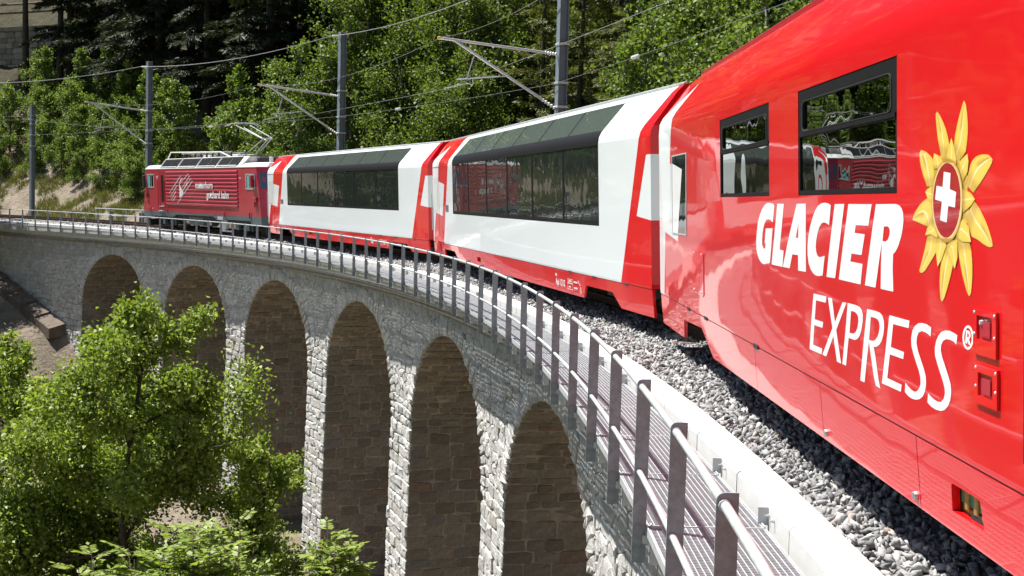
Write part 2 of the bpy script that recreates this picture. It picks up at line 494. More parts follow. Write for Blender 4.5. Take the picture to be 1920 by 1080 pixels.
m, nt, b = mat_base('hillside_soil', .95, spec=.2)
geo = nt.nodes.new('ShaderNodeNewGeometry')
sepn = nt.nodes.new('ShaderNodeSeparateXYZ'); nt.links.new(geo.outputs['Position'], sepn.inputs[0])
sand = ramp(nt, noise(nt, .9, 8, .65), [(.25, (.16, .132, .10)), (.5, (.25, .208, .16)), (.75, (.34, .29, .23))])
sand = mixc(nt, 1.0, sand, ramp(nt, noise(nt, 7, 6, .7), [(.3, (.7, .68, .66)), (.7, (1.12, 1.1, 1.08))]), 'MULTIPLY')
grass = ramp(nt, noise(nt, 5, 5, .7), [(.3, (.055, .07, .018)), (.7, (.13, .145, .038))])
gmask = ramp(nt, noise(nt, .38, 6, .62), [(.56, (0, 0, 0)), (.63, (1, 1, 1))])
vl = nt.nodes.new('ShaderNodeVectorMath'); vl.operation = 'LENGTH'
cmb = nt.nodes.new('ShaderNodeCombineXYZ'); nt.links.new(sepn.outputs[0], cmb.inputs[0]); nt.links.new(sepn.outputs[1], cmb.inputs[1])
nt.links.new(cmb.outputs[0], vl.inputs[0])
outer_side = math_node(nt, 'GREATER_THAN', vl.outputs['Value'], R + 3.0)     # the inner slope is bare earth
c1 = mixc(nt, math_node(nt, 'MULTIPLY', gmask, outer_side), sand, grass)
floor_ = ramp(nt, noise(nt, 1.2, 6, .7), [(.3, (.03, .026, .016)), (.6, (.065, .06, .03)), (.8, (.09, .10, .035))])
inner_green = math_node(nt, 'LESS_THAN', vl.outputs['Value'], R - 15.0)     # valley meadow below the viaduct
c1 = mixc(nt, math_node(nt, 'MULTIPLY', inner_green, .85), c1, grass)
# forest floor where the wood stands: high on the hill (a thing of the ground, by height)
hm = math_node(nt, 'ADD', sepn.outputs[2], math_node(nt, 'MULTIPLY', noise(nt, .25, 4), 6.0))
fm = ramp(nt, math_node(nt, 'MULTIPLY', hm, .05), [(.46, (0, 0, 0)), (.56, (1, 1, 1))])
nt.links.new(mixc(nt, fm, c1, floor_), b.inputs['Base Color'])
bump(nt, b, noise(nt, 3.5, 9, .7), .9, .25)
hill = link('hillside', me, m, kind='structure')

# a sheet that carries the ground on to the horizon
a = 3000.
me = bpy.data.meshes.new('ground')
me.from_pydata([(-a, -a, -62), (a, -a, -62), (a, a, -62), (-a, a, -62)], [], [(0, 1, 2, 3)])
link('ground', me, simple('valley_meadow', (.06, .085, .03), .95, var=.4, scale=.02), kind='structure')

# ------------------------------------------------------------------ viaduct
WALL = -1.80
ARCH = [2.85 + 10.28 * k for k in range(-1, 6)]
AA, ZS, ZC = 3.98, -3.85, -1.27          # half span, springing, crown
AH = ZC - ZS
BAT = .022
def batter(z): return -max(0.0, (-4.0 - z)) * BAT
def gz(s, off): return float(ground_h(s, off))

via = empty('stone_viaduct', P(28, 0, -10))
tag(via, 'curved grey stone railway viaduct with tall round arches under the train', 'viaduct')

# backing wall (mortar) of the inner face, the vaults and the piers
mb = MB()
S0, S1, ZT, ZB = -14.0, 76.0, -.78, -14.0
def face_strip(s0, s1, low0, low1, off):
    zs0 = [ZT, -4.0, ZB]
    a_ = [P(s0, off, ZT), P(s1, off, ZT), P(s1, off, low1), P(s0, off, low0)]
    mb.add(a_, [(0, 1, 2, 3)])
def col(s, z, off0): return P(s, off0 + batter(z), z)
cuts = [S0]
for c in ARCH: cuts += [c - AA, c + AA]
cuts.append(S1)
bk = WALL + .045
for i in range(0, len(cuts) - 1, 2):                    # piers
    n = max(2, int((cuts[i + 1] - cuts[i]) / .8))
    for k in range(n):
        s0 = cuts[i] + (cuts[i + 1] - cuts[i]) * k / n; s1 = cuts[i] + (cuts[i + 1] - cuts[i]) * (k + 1) / n
        for z0, z1 in ((ZT, -4.0), (-4.0, ZB)):
            mb.add([col(s0, z0, bk), col(s1, z0, bk), col(s1, z1, bk), col(s0, z1, bk)], [(0, 1, 2, 3)])
for c in ARCH:                                          # spandrels above the arches
    n = 28
    for k in range(n):
        t0 = math.pi * k / n; t1 = math.pi * (k + 1) / n
        s0, s1 = c - AA * math.cos(t0), c - AA * math.cos(t1)
        z0, z1 = ZS + AH * math.sin(t0), ZS + AH * math.sin(t1)
        mb.add([P(s0, bk, ZT), P(s1, bk, ZT), col(s1, z1, bk), col(s0, z0, bk)], [(0, 1, 2, 3)])
mb.build('wall_core', MAT['mortar'], via, world=True, fixn=False)
mb = MB()
OUTER = 1.85
for c in ARCH:                                          # vault soffit and pier sides
    pts = [(c - AA, ZB), (c - AA, ZS)] + [(c - AA * math.cos(math.pi * k / 28), ZS + AH * math.sin(math.pi * k / 28)) for k in range(1, 28)] + [(c + AA, ZS), (c + AA, ZB)]
    for (s0, z0), (s1, z1) in zip(pts[:-1], pts[1:]):
        mb.add([P(s0, bk + batter(z0), z0), P(s1, bk + batter(z1), z1), P(s1, OUTER, z1), P(s0, OUTER, z0)], [(0, 1, 2, 3)])
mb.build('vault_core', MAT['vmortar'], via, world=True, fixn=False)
mb = MB()                                               # outer face
for i in range(0, len(cuts) - 1, 2):
    mb.add([P(cuts[i], OUTER, ZT), P(cuts[i + 1], OUTER, ZT), P(cuts[i + 1], OUTER, ZB), P(cuts[i], OUTER, ZB)], [(0, 1, 2, 3)])
for c in ARCH:
    for k in range(28):
        t0 = math.pi * k / 28; t1 = math.pi * (k + 1) / 28
        mb.add([P(c - AA * math.cos(t0), OUTER, ZT), P(c - AA * math.cos(t1), OUTER, ZT), P(c - AA * math.cos(t1), OUTER, ZS + AH * math.sin(t1)), P(c - AA * math.cos(t0), OUTER, ZS + AH * math.sin(t0))], [(0, 1, 2, 3)])
mb.build('outer_face', MAT['stone'], via, world=True, fixn=False)

# --- the stones, each its own rock-faced piece of geometry
CAMV = np.array(CAM_C)
class Stones:
    def __init__(s): s.items = []
    def add(s, quad, normal, depth, mat, rough=1.0, dx=None):
        s.items.append((np.array(quad, float), np.array(normal, float), depth, mat, rough))
def stone_geo(q, n, d, rough, r):
    """q: corners (ccw seen from n) lying on the wall plane; returns verts, faces (about 24 tris)"""
    c = q.mean(0); k = len(q); m2 = 2 * k
    nxt = np.roll(q, -1, 0)
    ring = np.empty((m2, 3))
    cut = r.uniform(.05, .18, k)[:, None]; cut2 = r.uniform(.05, .18, k)[:, None]
    ring[0::2] = q * (1 - cut) + nxt * cut
    ring[1::2] = nxt * (1 - cut2) + q * cut2
    e1 = q[1] - q[0]
    m_ = max(2 * np.abs((q - c)).max() * .5, .08)
    ring = c + (ring - c) * (1 - .007 / m_)
    ring += r.normal(0, .014 * m_ * rough, ring.shape)
    base = ring - n * .05
    mid = c + (ring - c) * .985 + n * (d * r.uniform(.30, .65, m2)[:, None])
    fr = c + (ring - c) * r.uniform(.70, .92, m2)[:, None] + n * (d * r.uniform(.65, 1.15, m2)[:, None])
    top = c + n * (d * r.uniform(.8, 1.3)) + e1 * r.uniform(-.12, .12)
    v = np.concatenate([base, mid, fr, top[None]])
    f = []
    for i in range(m2):
        j = (i + 1) % m2
        f.append((i, j, m2 + j, m2 + i)); f.append((m2 + i, m2 + j, 2 * m2 + j, 2 * m2 + i)); f.append((2 * m2 + i, 2 * m2 + j, 3 * m2))
    return v, f
ST = Stones()
r_ = np.random.default_rng(21)
def wall_pt(s, z, extra=0): return np.array(P(s, WALL + batter(z) + .03 - extra, z))
def inward(s): return np.array((-math.cos(s / R), -math.sin(s / R), 0.))
RING = .46
def ell_half(z, ga, gh):
    """half width of the (ring) ellipse at height z, None above it"""
    t = (z - ZS) / gh
    if t >= 1: return 0.0
    if t <= 0: return ga
    return ga * math.sqrt(1 - t * t)
# spandrels: irregular rubble (cells of a jittered, stretched grid)
def clip(poly, a, b_, k):
    """keep a*x + b*y <= k"""
    out = []
    for i in range(len(poly)):
        p, q = poly[i], poly[(i + 1) % len(poly)]
        dp, dq = a * p[0] + b_ * p[1] - k, a * q[0] + b_ * q[1] - k
        if dp <= 0: out.append(p)
        if dp * dq < 0:
            t = dp / (dp - dq); out.append((p[0] + (q[0] - p[0]) * t, p[1] + (q[1] - p[1]) * t))
    return out
ZSPL = -3.45
RH, RW = .225, .40
cells = {}
for j in range(13):
    for i in range(int(86 / RW)):
        cells[i, j] = (-10 + (i + (j % 2) * .5 + r_.uniform(-.40, .40)) * RW, -.80 - (j + .5 + r_.uniform(-.34, .34)) * RH)
POLY = []
for (i, j), c0 in cells.items():
    if j > 11: continue
    inside = False
    for c in ARCH:
        dx = (c0[0] - c) / (AA + RING * .75); dz = (c0[1] - ZS) / (AH + RING * .75)
        if dx * dx + dz * dz < 1: inside = True
    if inside or c0[0] > 74: continue
    pl = [(c0[0] - .7, c0[1] - .5), (c0[0] - .7, c0[1] + .5), (c0[0] + .7, c0[1] + .5), (c0[0] + .7, c0[1] - .5)]
    for di in (-2, -1, 0, 1, 2):
        for dj in (-2, -1, 0, 1, 2):
            o = cells.get((i + di, j + dj))
            if o is None or (di == 0 and dj == 0): continue
            ax, az = (o[0] - c0[0]) / RW ** 2, (o[1] - c0[1]) / RH ** 2       # stretched metric
            mx, mz = (o[0] + c0[0]) / 2, (o[1] + c0[1]) / 2
            pl = clip(pl, ax, az, ax * mx + az * mz)
    pl = clip(pl, 0, 1, -.79); pl = clip(pl, 0, -1, -ZSPL)
    if len(pl) >= 3: POLY.append((c0, pl))
# pier courses of rock-faced blocks
z = ZSPL
while z > -11.2:
    h = r_.uniform(.20, .31)
    z1 = z - h
    zm = (z + z1) / 2
    spans = []; cur = -9.5
    for c in ARCH:
        if zm > ZS:
            w = max(ell_half(z1 + .02, AA + RING, AH + RING), 0)
        else: w = AA
        spans.append((cur, c - w)); cur = c + w
    spans.append((cur, 74.0))
    for a0, a1 in spans:
        if a1 - a0 < .05: continue
        s = a0
        while s < a1 - .02:
            w = r_.uniform(.36, .80)
            if a1 - (s + w) < .24: w = a1 - s
            s1 = s + w
            if s1 <= a1 + 1e-6 and s < 74 and (s > -6 or z > -6) and zm > gz((s + s1) / 2, -2.0) - .5:
                j = lambda: r_.normal(0, .02)
                qd = [wall_pt(s, z1 + j()), wall_pt(s, z + j()), wall_pt(s1, z + j()), wall_pt(s1, z1 + j())]
                ST.add(qd, inward((s + s1) / 2), r_.uniform(.02, .06), 'stone', .9)
            s = s1
    z = z1
for c0, pl in POLY:
    if np.linalg.norm(np.ptp(np.array(pl), 0)) < .08: continue
    ST.add([wall_pt(a_, b__) for a_, b__ in pl], inward(c0[0]), r_.uniform(.012, .04), 'stone', .7)
# arch rings (thin voussoirs set on edge)
for c in ARCH:
    n = 46
    for k in range(n):
        t0 = math.pi * (k + .04) / n; t1 = math.pi * (k + .96) / n
        L = RING * r_.uniform(.86, 1.08)
        f = lambda t, e: wall_pt(c - (AA + e) * math.cos(t), ZS + (AH + e) * math.sin(t))
        qd = [f(t0, 0.0), f(t0, L), f(t1, L), f(t1, 0.0)]
        if c - AA > -9.6 or k > 20:
            ST.add(qd, inward(c), r_.uniform(.035, .075), 'stone', .6)
# vault and pier sides that face the camera (towards smaller s)
for c in ARCH:
    prof = []                                # (s, z, normal_s, normal_z) going from the pier foot up and over
    zz = -11.0
    path = [(c + AA, ZB)]
    zz = -11.2
    while zz < ZS:
        h = r_.uniform(.20, .32); z2 = min(zz + h, ZS)
        if ZS - z2 < .15: z2 = ZS
        prof.append(((c + AA, zz), (c + AA, z2))); zz = z2
    t = 0
    while t < 2.75:
        dt = r_.uniform(.048, .072)
        t2 = t + dt
        prof.append(((c + AA * math.cos(t), ZS + AH * math.sin(t)), (c + AA * math.cos(t2), ZS + AH * math.sin(t2)))); t = t2
    for (sa, za), (sb, zb) in prof:
        if max(za, zb) < gz(c + AA - .5, 0) - .6: continue
        ds, dz = sb - sa, zb - za
        L = math.hypot(ds, dz); ns, nz = -dz / L, ds / L          # towards the opening
        th = (sa + sb) / 2 / R
        et = np.array((-math.sin(th), math.cos(th), 0)); nn = et * ns + np.array((0, 0, nz))
        y = WALL + batter(min(za, zb)) + .02
        while y < OUTER - .05:
            w = r_.uniform(.26, .66)
            if OUTER - (y + w) < .3: w = OUTER - y
            j = lambda: r_.normal(0, .015)
            qd = [np.array(P(sa, y, za + j())), np.array(P(sb, y, zb + j())), np.array(P(sb, y + w, zb + j())), np.array(P(sa, y + w, za + j()))]
            qd = [p + nn * -.01 for p in qd]
            # orient ccw seen from nn
            if np.dot(np.cross(qd[1] - qd[0], qd[3] - qd[0]), nn) < 0: qd = [qd[0], qd[3], qd[2], qd[1]]
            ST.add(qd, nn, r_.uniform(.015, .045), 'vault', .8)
            y += w
# the 300 that show largest become parts of their own, the rest is joined
def in_view(p):
    d = p - CAMV; w = d @ np.array(CAM_F)
    if w < .5: return False
    u = 960 + 2640 * (d @ np.array(CAM_R)) / w; v = 543 - 2640 * (d @ np.array(CAM_U)) / w
    return -10 < u < 1930 and -10 < v < 1090 and not (u > 1100 and v < 1000 and u > 1100 + (1000 - v) * -.0)
size = []
for q, n, d, mname, rg in ST.items:
    c = q.mean(0); dv = c - CAMV
    area = .5 * sum(np.linalg.norm(np.cross(q[i_] - q[0], q[i_ + 1] - q[0])) for i_ in range(1, len(q) - 1))
    cosv = abs(n @ dv) / np.linalg.norm(dv)
    fac = 1.0 if n @ dv < 0 else 0.0
    size.append(area * cosv * fac / (dv @ dv) * (1 if in_view(c) else 0))
order = np.argsort(size)[::-1]
single = set(order[:300].tolist())
rest = {'stone': MB(), 'vault': MB()}
for i, (q, n, d, mname, rg) in enumerate(ST.items):
    if np.dot(np.cross(q[1] - q[0], q[2] - q[0]), n) < 0: q = q[::-1]
    v, f = stone_geo(q, n, d, rg, r_)
    if i in single:
        c = q.mean(0)
        me = bpy.data.meshes.new('stone'); me.from_pydata([tuple(p) for p in (v - c)], [], f); me.update()
        o = link('stone', me, MAT[mname], via); o.location = Vector(c) - via.location
    else:
        rest[mname].add(v, f)
rest['stone'].build('wall_masonry', MAT['stone'], via, world=True, fixn=False, kind='stuff')
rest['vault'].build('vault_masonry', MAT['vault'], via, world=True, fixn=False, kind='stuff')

# cornice slabs and the pale edge beam of precast blocks
STEP = 1.5987
def arc_block(name, s0, s1, prof, mat, parent, n=2):
    """block with the (off, z) profile, bent along the curve; small end gaps"""
    b_ = MB(); k = len(prof); vs = []
    for i in range(n + 1):
        s = s0 + (s1 - s0) * i / n
        vs += [P(s, o_, z_) for o_, z_ in prof]
    fs = [tuple(range(k - 1, -1, -1)), tuple(range(n * k, n * k + k))]
    for i in range(n):
        for j in range(k): fs.append((i * k + j, i * k + (j + 1) % k, (i + 1) * k + (j + 1) % k, (i + 1) * k + j))
    b_.add(vs, fs)
    return b_.build(name, mat, parent, world=True)
for k in range(57):
    s = -14.05 + STEP * k
    arc_block('cornice_slab', s, s + STEP - .012, [(-1.93, -.785), (-1.93, -.64), (-1.90, -.61), (1.0, -.61), (1.0, -.785)], MAT['cornice'], via)
deck = empty('edge_beam', P(28, -1.8, -.6))
tag(deck, 'pale concrete edge beam of precast blocks along the ballast', 'edge beam')
for k in range(57):
    s = -13.5 + STEP * k
    g = .007 if k % 3 else .022
    arc_block('block', s + g, s + STEP - g, [(-1.87, -.605), (-1.87, -.052), (-1.852, -.034), (-1.63, -.026), (-1.615, -.04), (-1.615, -.605)], MAT['concrete'], deck)
arc_block('joint_filler', -13.5, 77.6, [(-1.848, -.60), (-1.848, -.10), (-1.83, -.10), (-1.83, -.60)], MAT['rubber'], deck, n=70)
arc_block('capping', -13.5, 77.6, [(-1.838, -.60), (-1.838, -.0365), (-1.640, -.0290), (-1.640, -.60)], MAT['concrete'], deck, n=70)
mb = MB()                                             # outer edge beam and deck slab under the ballast
for o0, o1, z0, z1 in ((1.62, 1.86, -.605, -.03), (-1.60, 1.60, -.605, -.30)):
    vs = []; fs = []
    for i in range(81):
        s = -14 + 91.5 * i / 80
        vs += [P(s, o0, z0), P(s, o0, z1), P(s, o1, z1), P(s, o1, z0)]
    for i in range(80):
        for j in range(4): fs.append((i * 4 + j, i * 4 + (j + 1) % 4, (i + 1) * 4 + (j + 1) % 4, (i + 1) * 4 + j))
    mb.add(vs, fs)
mb.build('deck_slab', MAT['concrete'], deck, world=True, kind='structure')

# ------------------------------------------------------------------ ballast, rails, sleepers
def bed_z(off):
    a_ = np.abs(off)
    return np.where(a_ > 1.05, -.075 + (1.6 - a_) / .55 * .115, .04)
oo2 = np.linspace(-1.62, 1.62, 15); ss2 = np.arange(-16, 112, .8)
A_, B_ = np.meshgrid(ss2, oo2, indexing='ij')
V = PA(A_.ravel(), B_.ravel(), 0); V[:, 2] = bed_z(B_.ravel())
ni, nj = A_.shape; I = np.arange(ni * nj).reshape(ni, nj)
Q = np.stack([I[:-1, :-1], I[:-1, 1:], I[1:, 1:], I[1:, :-1]], -1).reshape(-1, 4)
link('ballast_bed', fast_mesh('ballast_bed', V, Q), MAT['ballast_bed'], kind='structure')
# crushed stones: real little rocks, thinning out with distance
def rock_proto(r):
    d = r.normal(size=(9, 3)); d /= np.linalg.norm(d, axis=1, keepdims=True)
    pts = d * r.uniform(.7, 1.15, (9, 1)) * np.array([1.25, r.uniform(.55, .9), r.uniform(.4, .7)])
    import bmesh
    bm = bmesh.new()
    for p in pts: bm.verts.new(p)
    bmesh.ops.convex_hull(bm, input=bm.verts)
    bmesh.ops.triangulate(bm, faces=bm.faces)
    bm.verts.ensure_lookup_table(); bm.verts.index_update()
    keep = [v for v in bm.verts if v.link_faces]
    ix = {v: i for i, v in enumerate(keep)}
    V_ = np.array([v.co[:] for v in keep]); F_ = np.array([[ix[v] for v in f.verts] for f in bm.faces])
    bm.free(); return V_, F_
def rand_rot(r, n):
    q = r.normal(size=(n, 4)); q /= np.linalg.norm(q, axis=1, keepdims=True)
    w, x, y, z_ = q.T
    return np.stack([np.stack([1 - 2 * (y * y + z_ * z_), 2 * (x * y - w * z_), 2 * (x * z_ + w * y)], -1),
                     np.stack([2 * (x * y + w * z_), 1 - 2 * (x * x + z_ * z_), 2 * (y * z_ - w * x)], -1),
                     np.stack([2 * (x * z_ - w * y), 2 * (y * z_ + w * x), 1 - 2 * (x * x + y * y)], -1)], 1)
rr_ = np.random.default_rng(5)
protos = [rock_proto(rr_) for _ in range(22)]
def scatter_rocks(name, s_, o_, z_, size, mat):
    pos = PA(s_, o_, 0); pos[:, 2] = z_
    VV, FF, base = [], [], 0
    which = rr_.integers(0, len(protos), len(s_))
    for k, (pv, pf) in enumerate(protos):
        idx = np.where(which == k)[0]
        if not len(idx): continue
        M_ = rand_rot(rr_, len(idx))
        v = np.einsum('nij,kj->nki', M_, pv) * size[idx][:, None, None] + pos[idx][:, None, :]
        f = pf[None] + (np.arange(len(idx)) * len(pv))[:, None, None] + base
        VV.append(v.reshape(-1, 3)); FF.append(f.reshape(-1, 3)); base += v.shape[0] * v.shape[1]
    return link(name, fast_mesh(name, np.concatenate(VV), np.concatenate(FF)), mat, kind='stuff')
S_, O_, Z_, D_ = [], [], [], []
for s0, s1, per_m, lo, o_lo in ((-14.5, -4, 900, .033, -1.60), (-4, 8, 620, .033, -1.60), (8, 24, 320, .037, -1.60), (24, 50, 150, .042, -1.60), (50, 95, 90, .05, -1.60)):
    n = int((s1 - s0) * per_m)
    S_.append(rr_.uniform(s0, s1, n)); o_hi = -.35 if s0 < 45 else 1.6
    O_.append(rr_.uniform(o_lo, o_hi, n)); D_.append(lo * np.exp(rr_.normal(0, .28, n)))
S_ = np.concatenate(S_); O_ = np.concatenate(O_); D_ = np.concatenate(D_)
Z_ = bed_z(O_) + rr_.uniform(-.012, .028, len(S_)) + .012 * np.sin(S_ * 3.1) * np.sin(O_ * 9)
scatter_rocks('ballast_stones', S_, O_, Z_, D_, MAT['ballast'])

track = empty('railway_track', P(28, 0, .1))
tag(track, 'single narrow gauge railway track curving under the train', 'track')
for o0 in (-.5, .5):
    zr = .20 + (.5 + o0) * .045
    prof = [(-.05, -.14), (-.05, -.125), (-.01, -.11), (-.008, -.04), (-.03, -.028), (-.03, 0), (.03, 0), (.03, -.028), (.008, -.04), (.01, -.11), (.05, -.125), (.05, -.14)]
    ra = MB(); vs = []; fs = []; ms = []
    N = 130; k = len(prof)
    for i in range(N + 1):
        s = -16 + 128 * i / N
        vs += [P(s, o0 + a_, zr + b_) for a_, b_ in prof]
    for i in range(N):
        for j in range(k):
            ra.add([], []) if False else None
            fs.append((i * k + j, i * k + (j + 1) % k, (i + 1) * k + (j + 1) % k, (i + 1) * k + j)); ms.append(1 if j == 5 else 0)
    ra.add(vs, fs); ra.m = ms
    ra.build('rail', [MAT['rail'], MAT['railtop']], track, world=True)
slp = MB(); slp.bbox(-.12, .12, -.95, .95, -.03, .07, .012)
for sx in (-.5, .5): slp.box(-.07, .07, sx - .10, sx + .10, .07, .085)
slm = slp.mesh('sleeper'); slm.materials.append(MAT['sleeper'])
for s in np.concatenate([np.arange(-14, 3, .68), np.arange(56, 80, .68)]):
    o = bpy.data.objects.new('sleeper', slm); COL.objects.link(o); o.parent = track
    o.location = P(s, 0, .0) - track.location; o.rotation_euler = (0, 0, s / R + math.pi / 2)

# ------------------------------------------------------------------ walkway and railing
walk = empty('grating_walkway', P(28, -2.25, -.15))
tag(walk, 'galvanised grating walkway bolted to the edge beam beside the railing', 'walkway')
gr = MB()                                            # one bay of grating, x along the track, y inward
LB = STEP * (R - 2.25) / R
ny = 20
for j in range(ny):                                  # bearing bars
    y = -.325 + .65 * j / (ny - 1)
    gr.box(-LB / 2 + .012, LB / 2 - .012, y - .0025, y + .0025, -.045, 0)
nx = 48
for i in range(nx):
    x = -LB / 2 + .02 + (LB - .04) * i / (nx - 1)
    gr.box(x - .0025, x + .0025, -.325, .325, -.043, -.001)
grm = gr.mesh('grating_panel'); grm.materials.append(MAT['galv'])
fr = MB()
for y in (-.337, .337): fr.box(-LB / 2 + .008, LB / 2 - .008, y - .004, y + .004, -.05, .003)
frm = fr.mesh('panel_frame'); frm.materials.append(MAT['galv'])
cb = MB(); cb.box(-.02, .02, -.36, .36, -.10, -.052); cb.box(-.006, .006, -.335, .335, -.052, .002)
cbm = cb.mesh('cross_bearer'); cbm.materials.append(MAT['galv'])
wp = MB()                                            # plate and angle on the edge beam, at each bearer
wp.box(-.13, .13, .388, .398, -.0, .085); wp.box(.10, .115, .32, .388, -.02, .085)
for x in (-.08, .06): wp.tube([(x, .388, .045), (x, .365, .045)], .010, 6); wp.tube([(x, .365, .045), (x, .35, .045)], .006, 6)
wpm = wp.mesh('wall_plate'); wpm.materials.append(MAT['galv'])
gap = MB(); gap.box(-.235, -.15, .3865, .392, -.02, .075)
gpm = gap.mesh('drain_slot'); gpm.materials.append(MAT['rubber'])
bk_ = MB(); bk_.box(-.045, .03, -.316, -.306, -.215, .01); bk_.box(-.045, -.035, -.306, -.26, -.215, .01)
for zz in (-.16, -.06): bk_.tube([(-.01, -.318, zz), (-.01, -.338, zz)], .012, 6)
bkm = bk_.mesh('post_bracket'); bkm.materials.append(MAT['galv'])
def put(me, name, s, off, z, parent):
    o = bpy.data.objects.new(name, me); COL.objects.link(o); o.parent = parent
    o.location = P(s, off, z) - parent.location; o.rotation_euler = (random.gauss(0, .004), random.gauss(0, .004), s / R + math.pi / 2)
    return o
# y inward = towards smaller radius, so the edge beam lies at -y: mirror the pieces made above
for me_ in (wpm, gpm, bkm):
    for v in me_.vertices: v.co.y = -v.co.y
    me_.flip_normals()
NP = 57
for k in range(NP):
    s = -13.044 + STEP * k
    if k < NP - 1: put(grm, 'grating_panel', s + STEP / 2, -2.25, -.145, walk); put(frm, 'panel_frame', s + STEP / 2, -2.25, -.145, walk)
    put(cbm, 'cross_bearer', s, -2.25, -.145, walk)
    put(wpm, 'wall_plate', s + .02, -2.25, -.135, walk)
    put(gpm, 'drain_slot', s + .02, -2.25, -.135, walk)
    put(bkm, 'post_bracket', s, -2.25, -.145, walk)

rail_t = empty('metal_railing', P(28, -2.64, -.3))
tag(rail_t, 'galvanised pipe railing with flat posts along the inner edge of the viaduct', 'railing')
pm = MB()
poly = [(-.048, -.356), (-.048, .692), (.0, .692)] + [(.030 * math.cos(t) * 1.0 - .0, .662 + .030 * math.sin(t)) for t in np.linspace(math.pi / 2, 0, 6)] + [(.030, -.356)]
pm.prism(poly, lambda a_, b_, d: (d, a_, b_), -.006, .006)
pmm = pm.mesh('post')
import bmesh
bm_ = bmesh.new(); bm_.from_mesh(pmm); bmesh.ops.recalc_face_normals(bm_, faces=bm_.faces); bm_.to_mesh(pmm); bm_.free()
pmm.materials.append(MAT['galv_dark'])
for k in range(NP): put(pmm, 'post', -13.044 + STEP * k, -2.637, 0, rail_t)
for nm, z_, rr in (('top_rail', .648, .0185), ('middle_rail', .165, .016)):
    tb = MB(); tb.tube([P(-14.6 + (STEP * (NP + .3)) * i / 120, -2.637, z_) for i in range(121)], rr, 10)
    o = tb.build(nm, MAT['galv'], rail_t, world=True, smooth=True)
for z_, rr in ((.648, .022), (.165, .019)):
    cl = MB(); cl.lathe((-.02, 0, z_), (.02, 0, z_), [(0, rr), (1, rr)], 10)
    clm = cl.mesh('sleeve'); clm.materials.append(MAT['galv'])
    for k in range(14): put(clm, 'sleeve', -13.044 + STEP * k, -2.637, 0, rail_t)

# short railing on the outer side at the far abutment
orl = empty('outer_railing', P(64, 2.2, 0))
tag(orl, 'short pale metal railing on the far side of the track behind the locomotive nose', 'railing')
for s in (60.2, 62.0, 63.9, 65.4):
    b_ = MB(); p0 = P(s, 2.3, -.2); b_.tube([p0, p0 + Vector((0, 0, .98))], .035, 6)
    b_.build('post', MAT['galv'], orl, world=True)
for z_ in (.78, .42):
    b_ = MB(); b_.tube([P(60.0 + 5.5 * i / 6, 2.3, z_) for i in range(7)], .025, 6)
    b_.build('rail', MAT['galv'], orl, world=True)
b_ = MB(); p0 = P(65.2, 2.9, -.25); b_.box(-.12, .12, -.12, .12, 0, .9); cabm = b_.mesh('post_stub'); cabm.materials.append(MAT['grey_dark'])
for i_, sx in enumerate((65.0, 61.6)):
    o = link('signal_stub', cabm, None); o.location = P(sx, 3.0, -.28)
    tag(o, ('dark grey trackside box post at the left end of the short outer railing', 'dark grey trackside box post close behind the locomotive nose')[i_], 'trackside box')

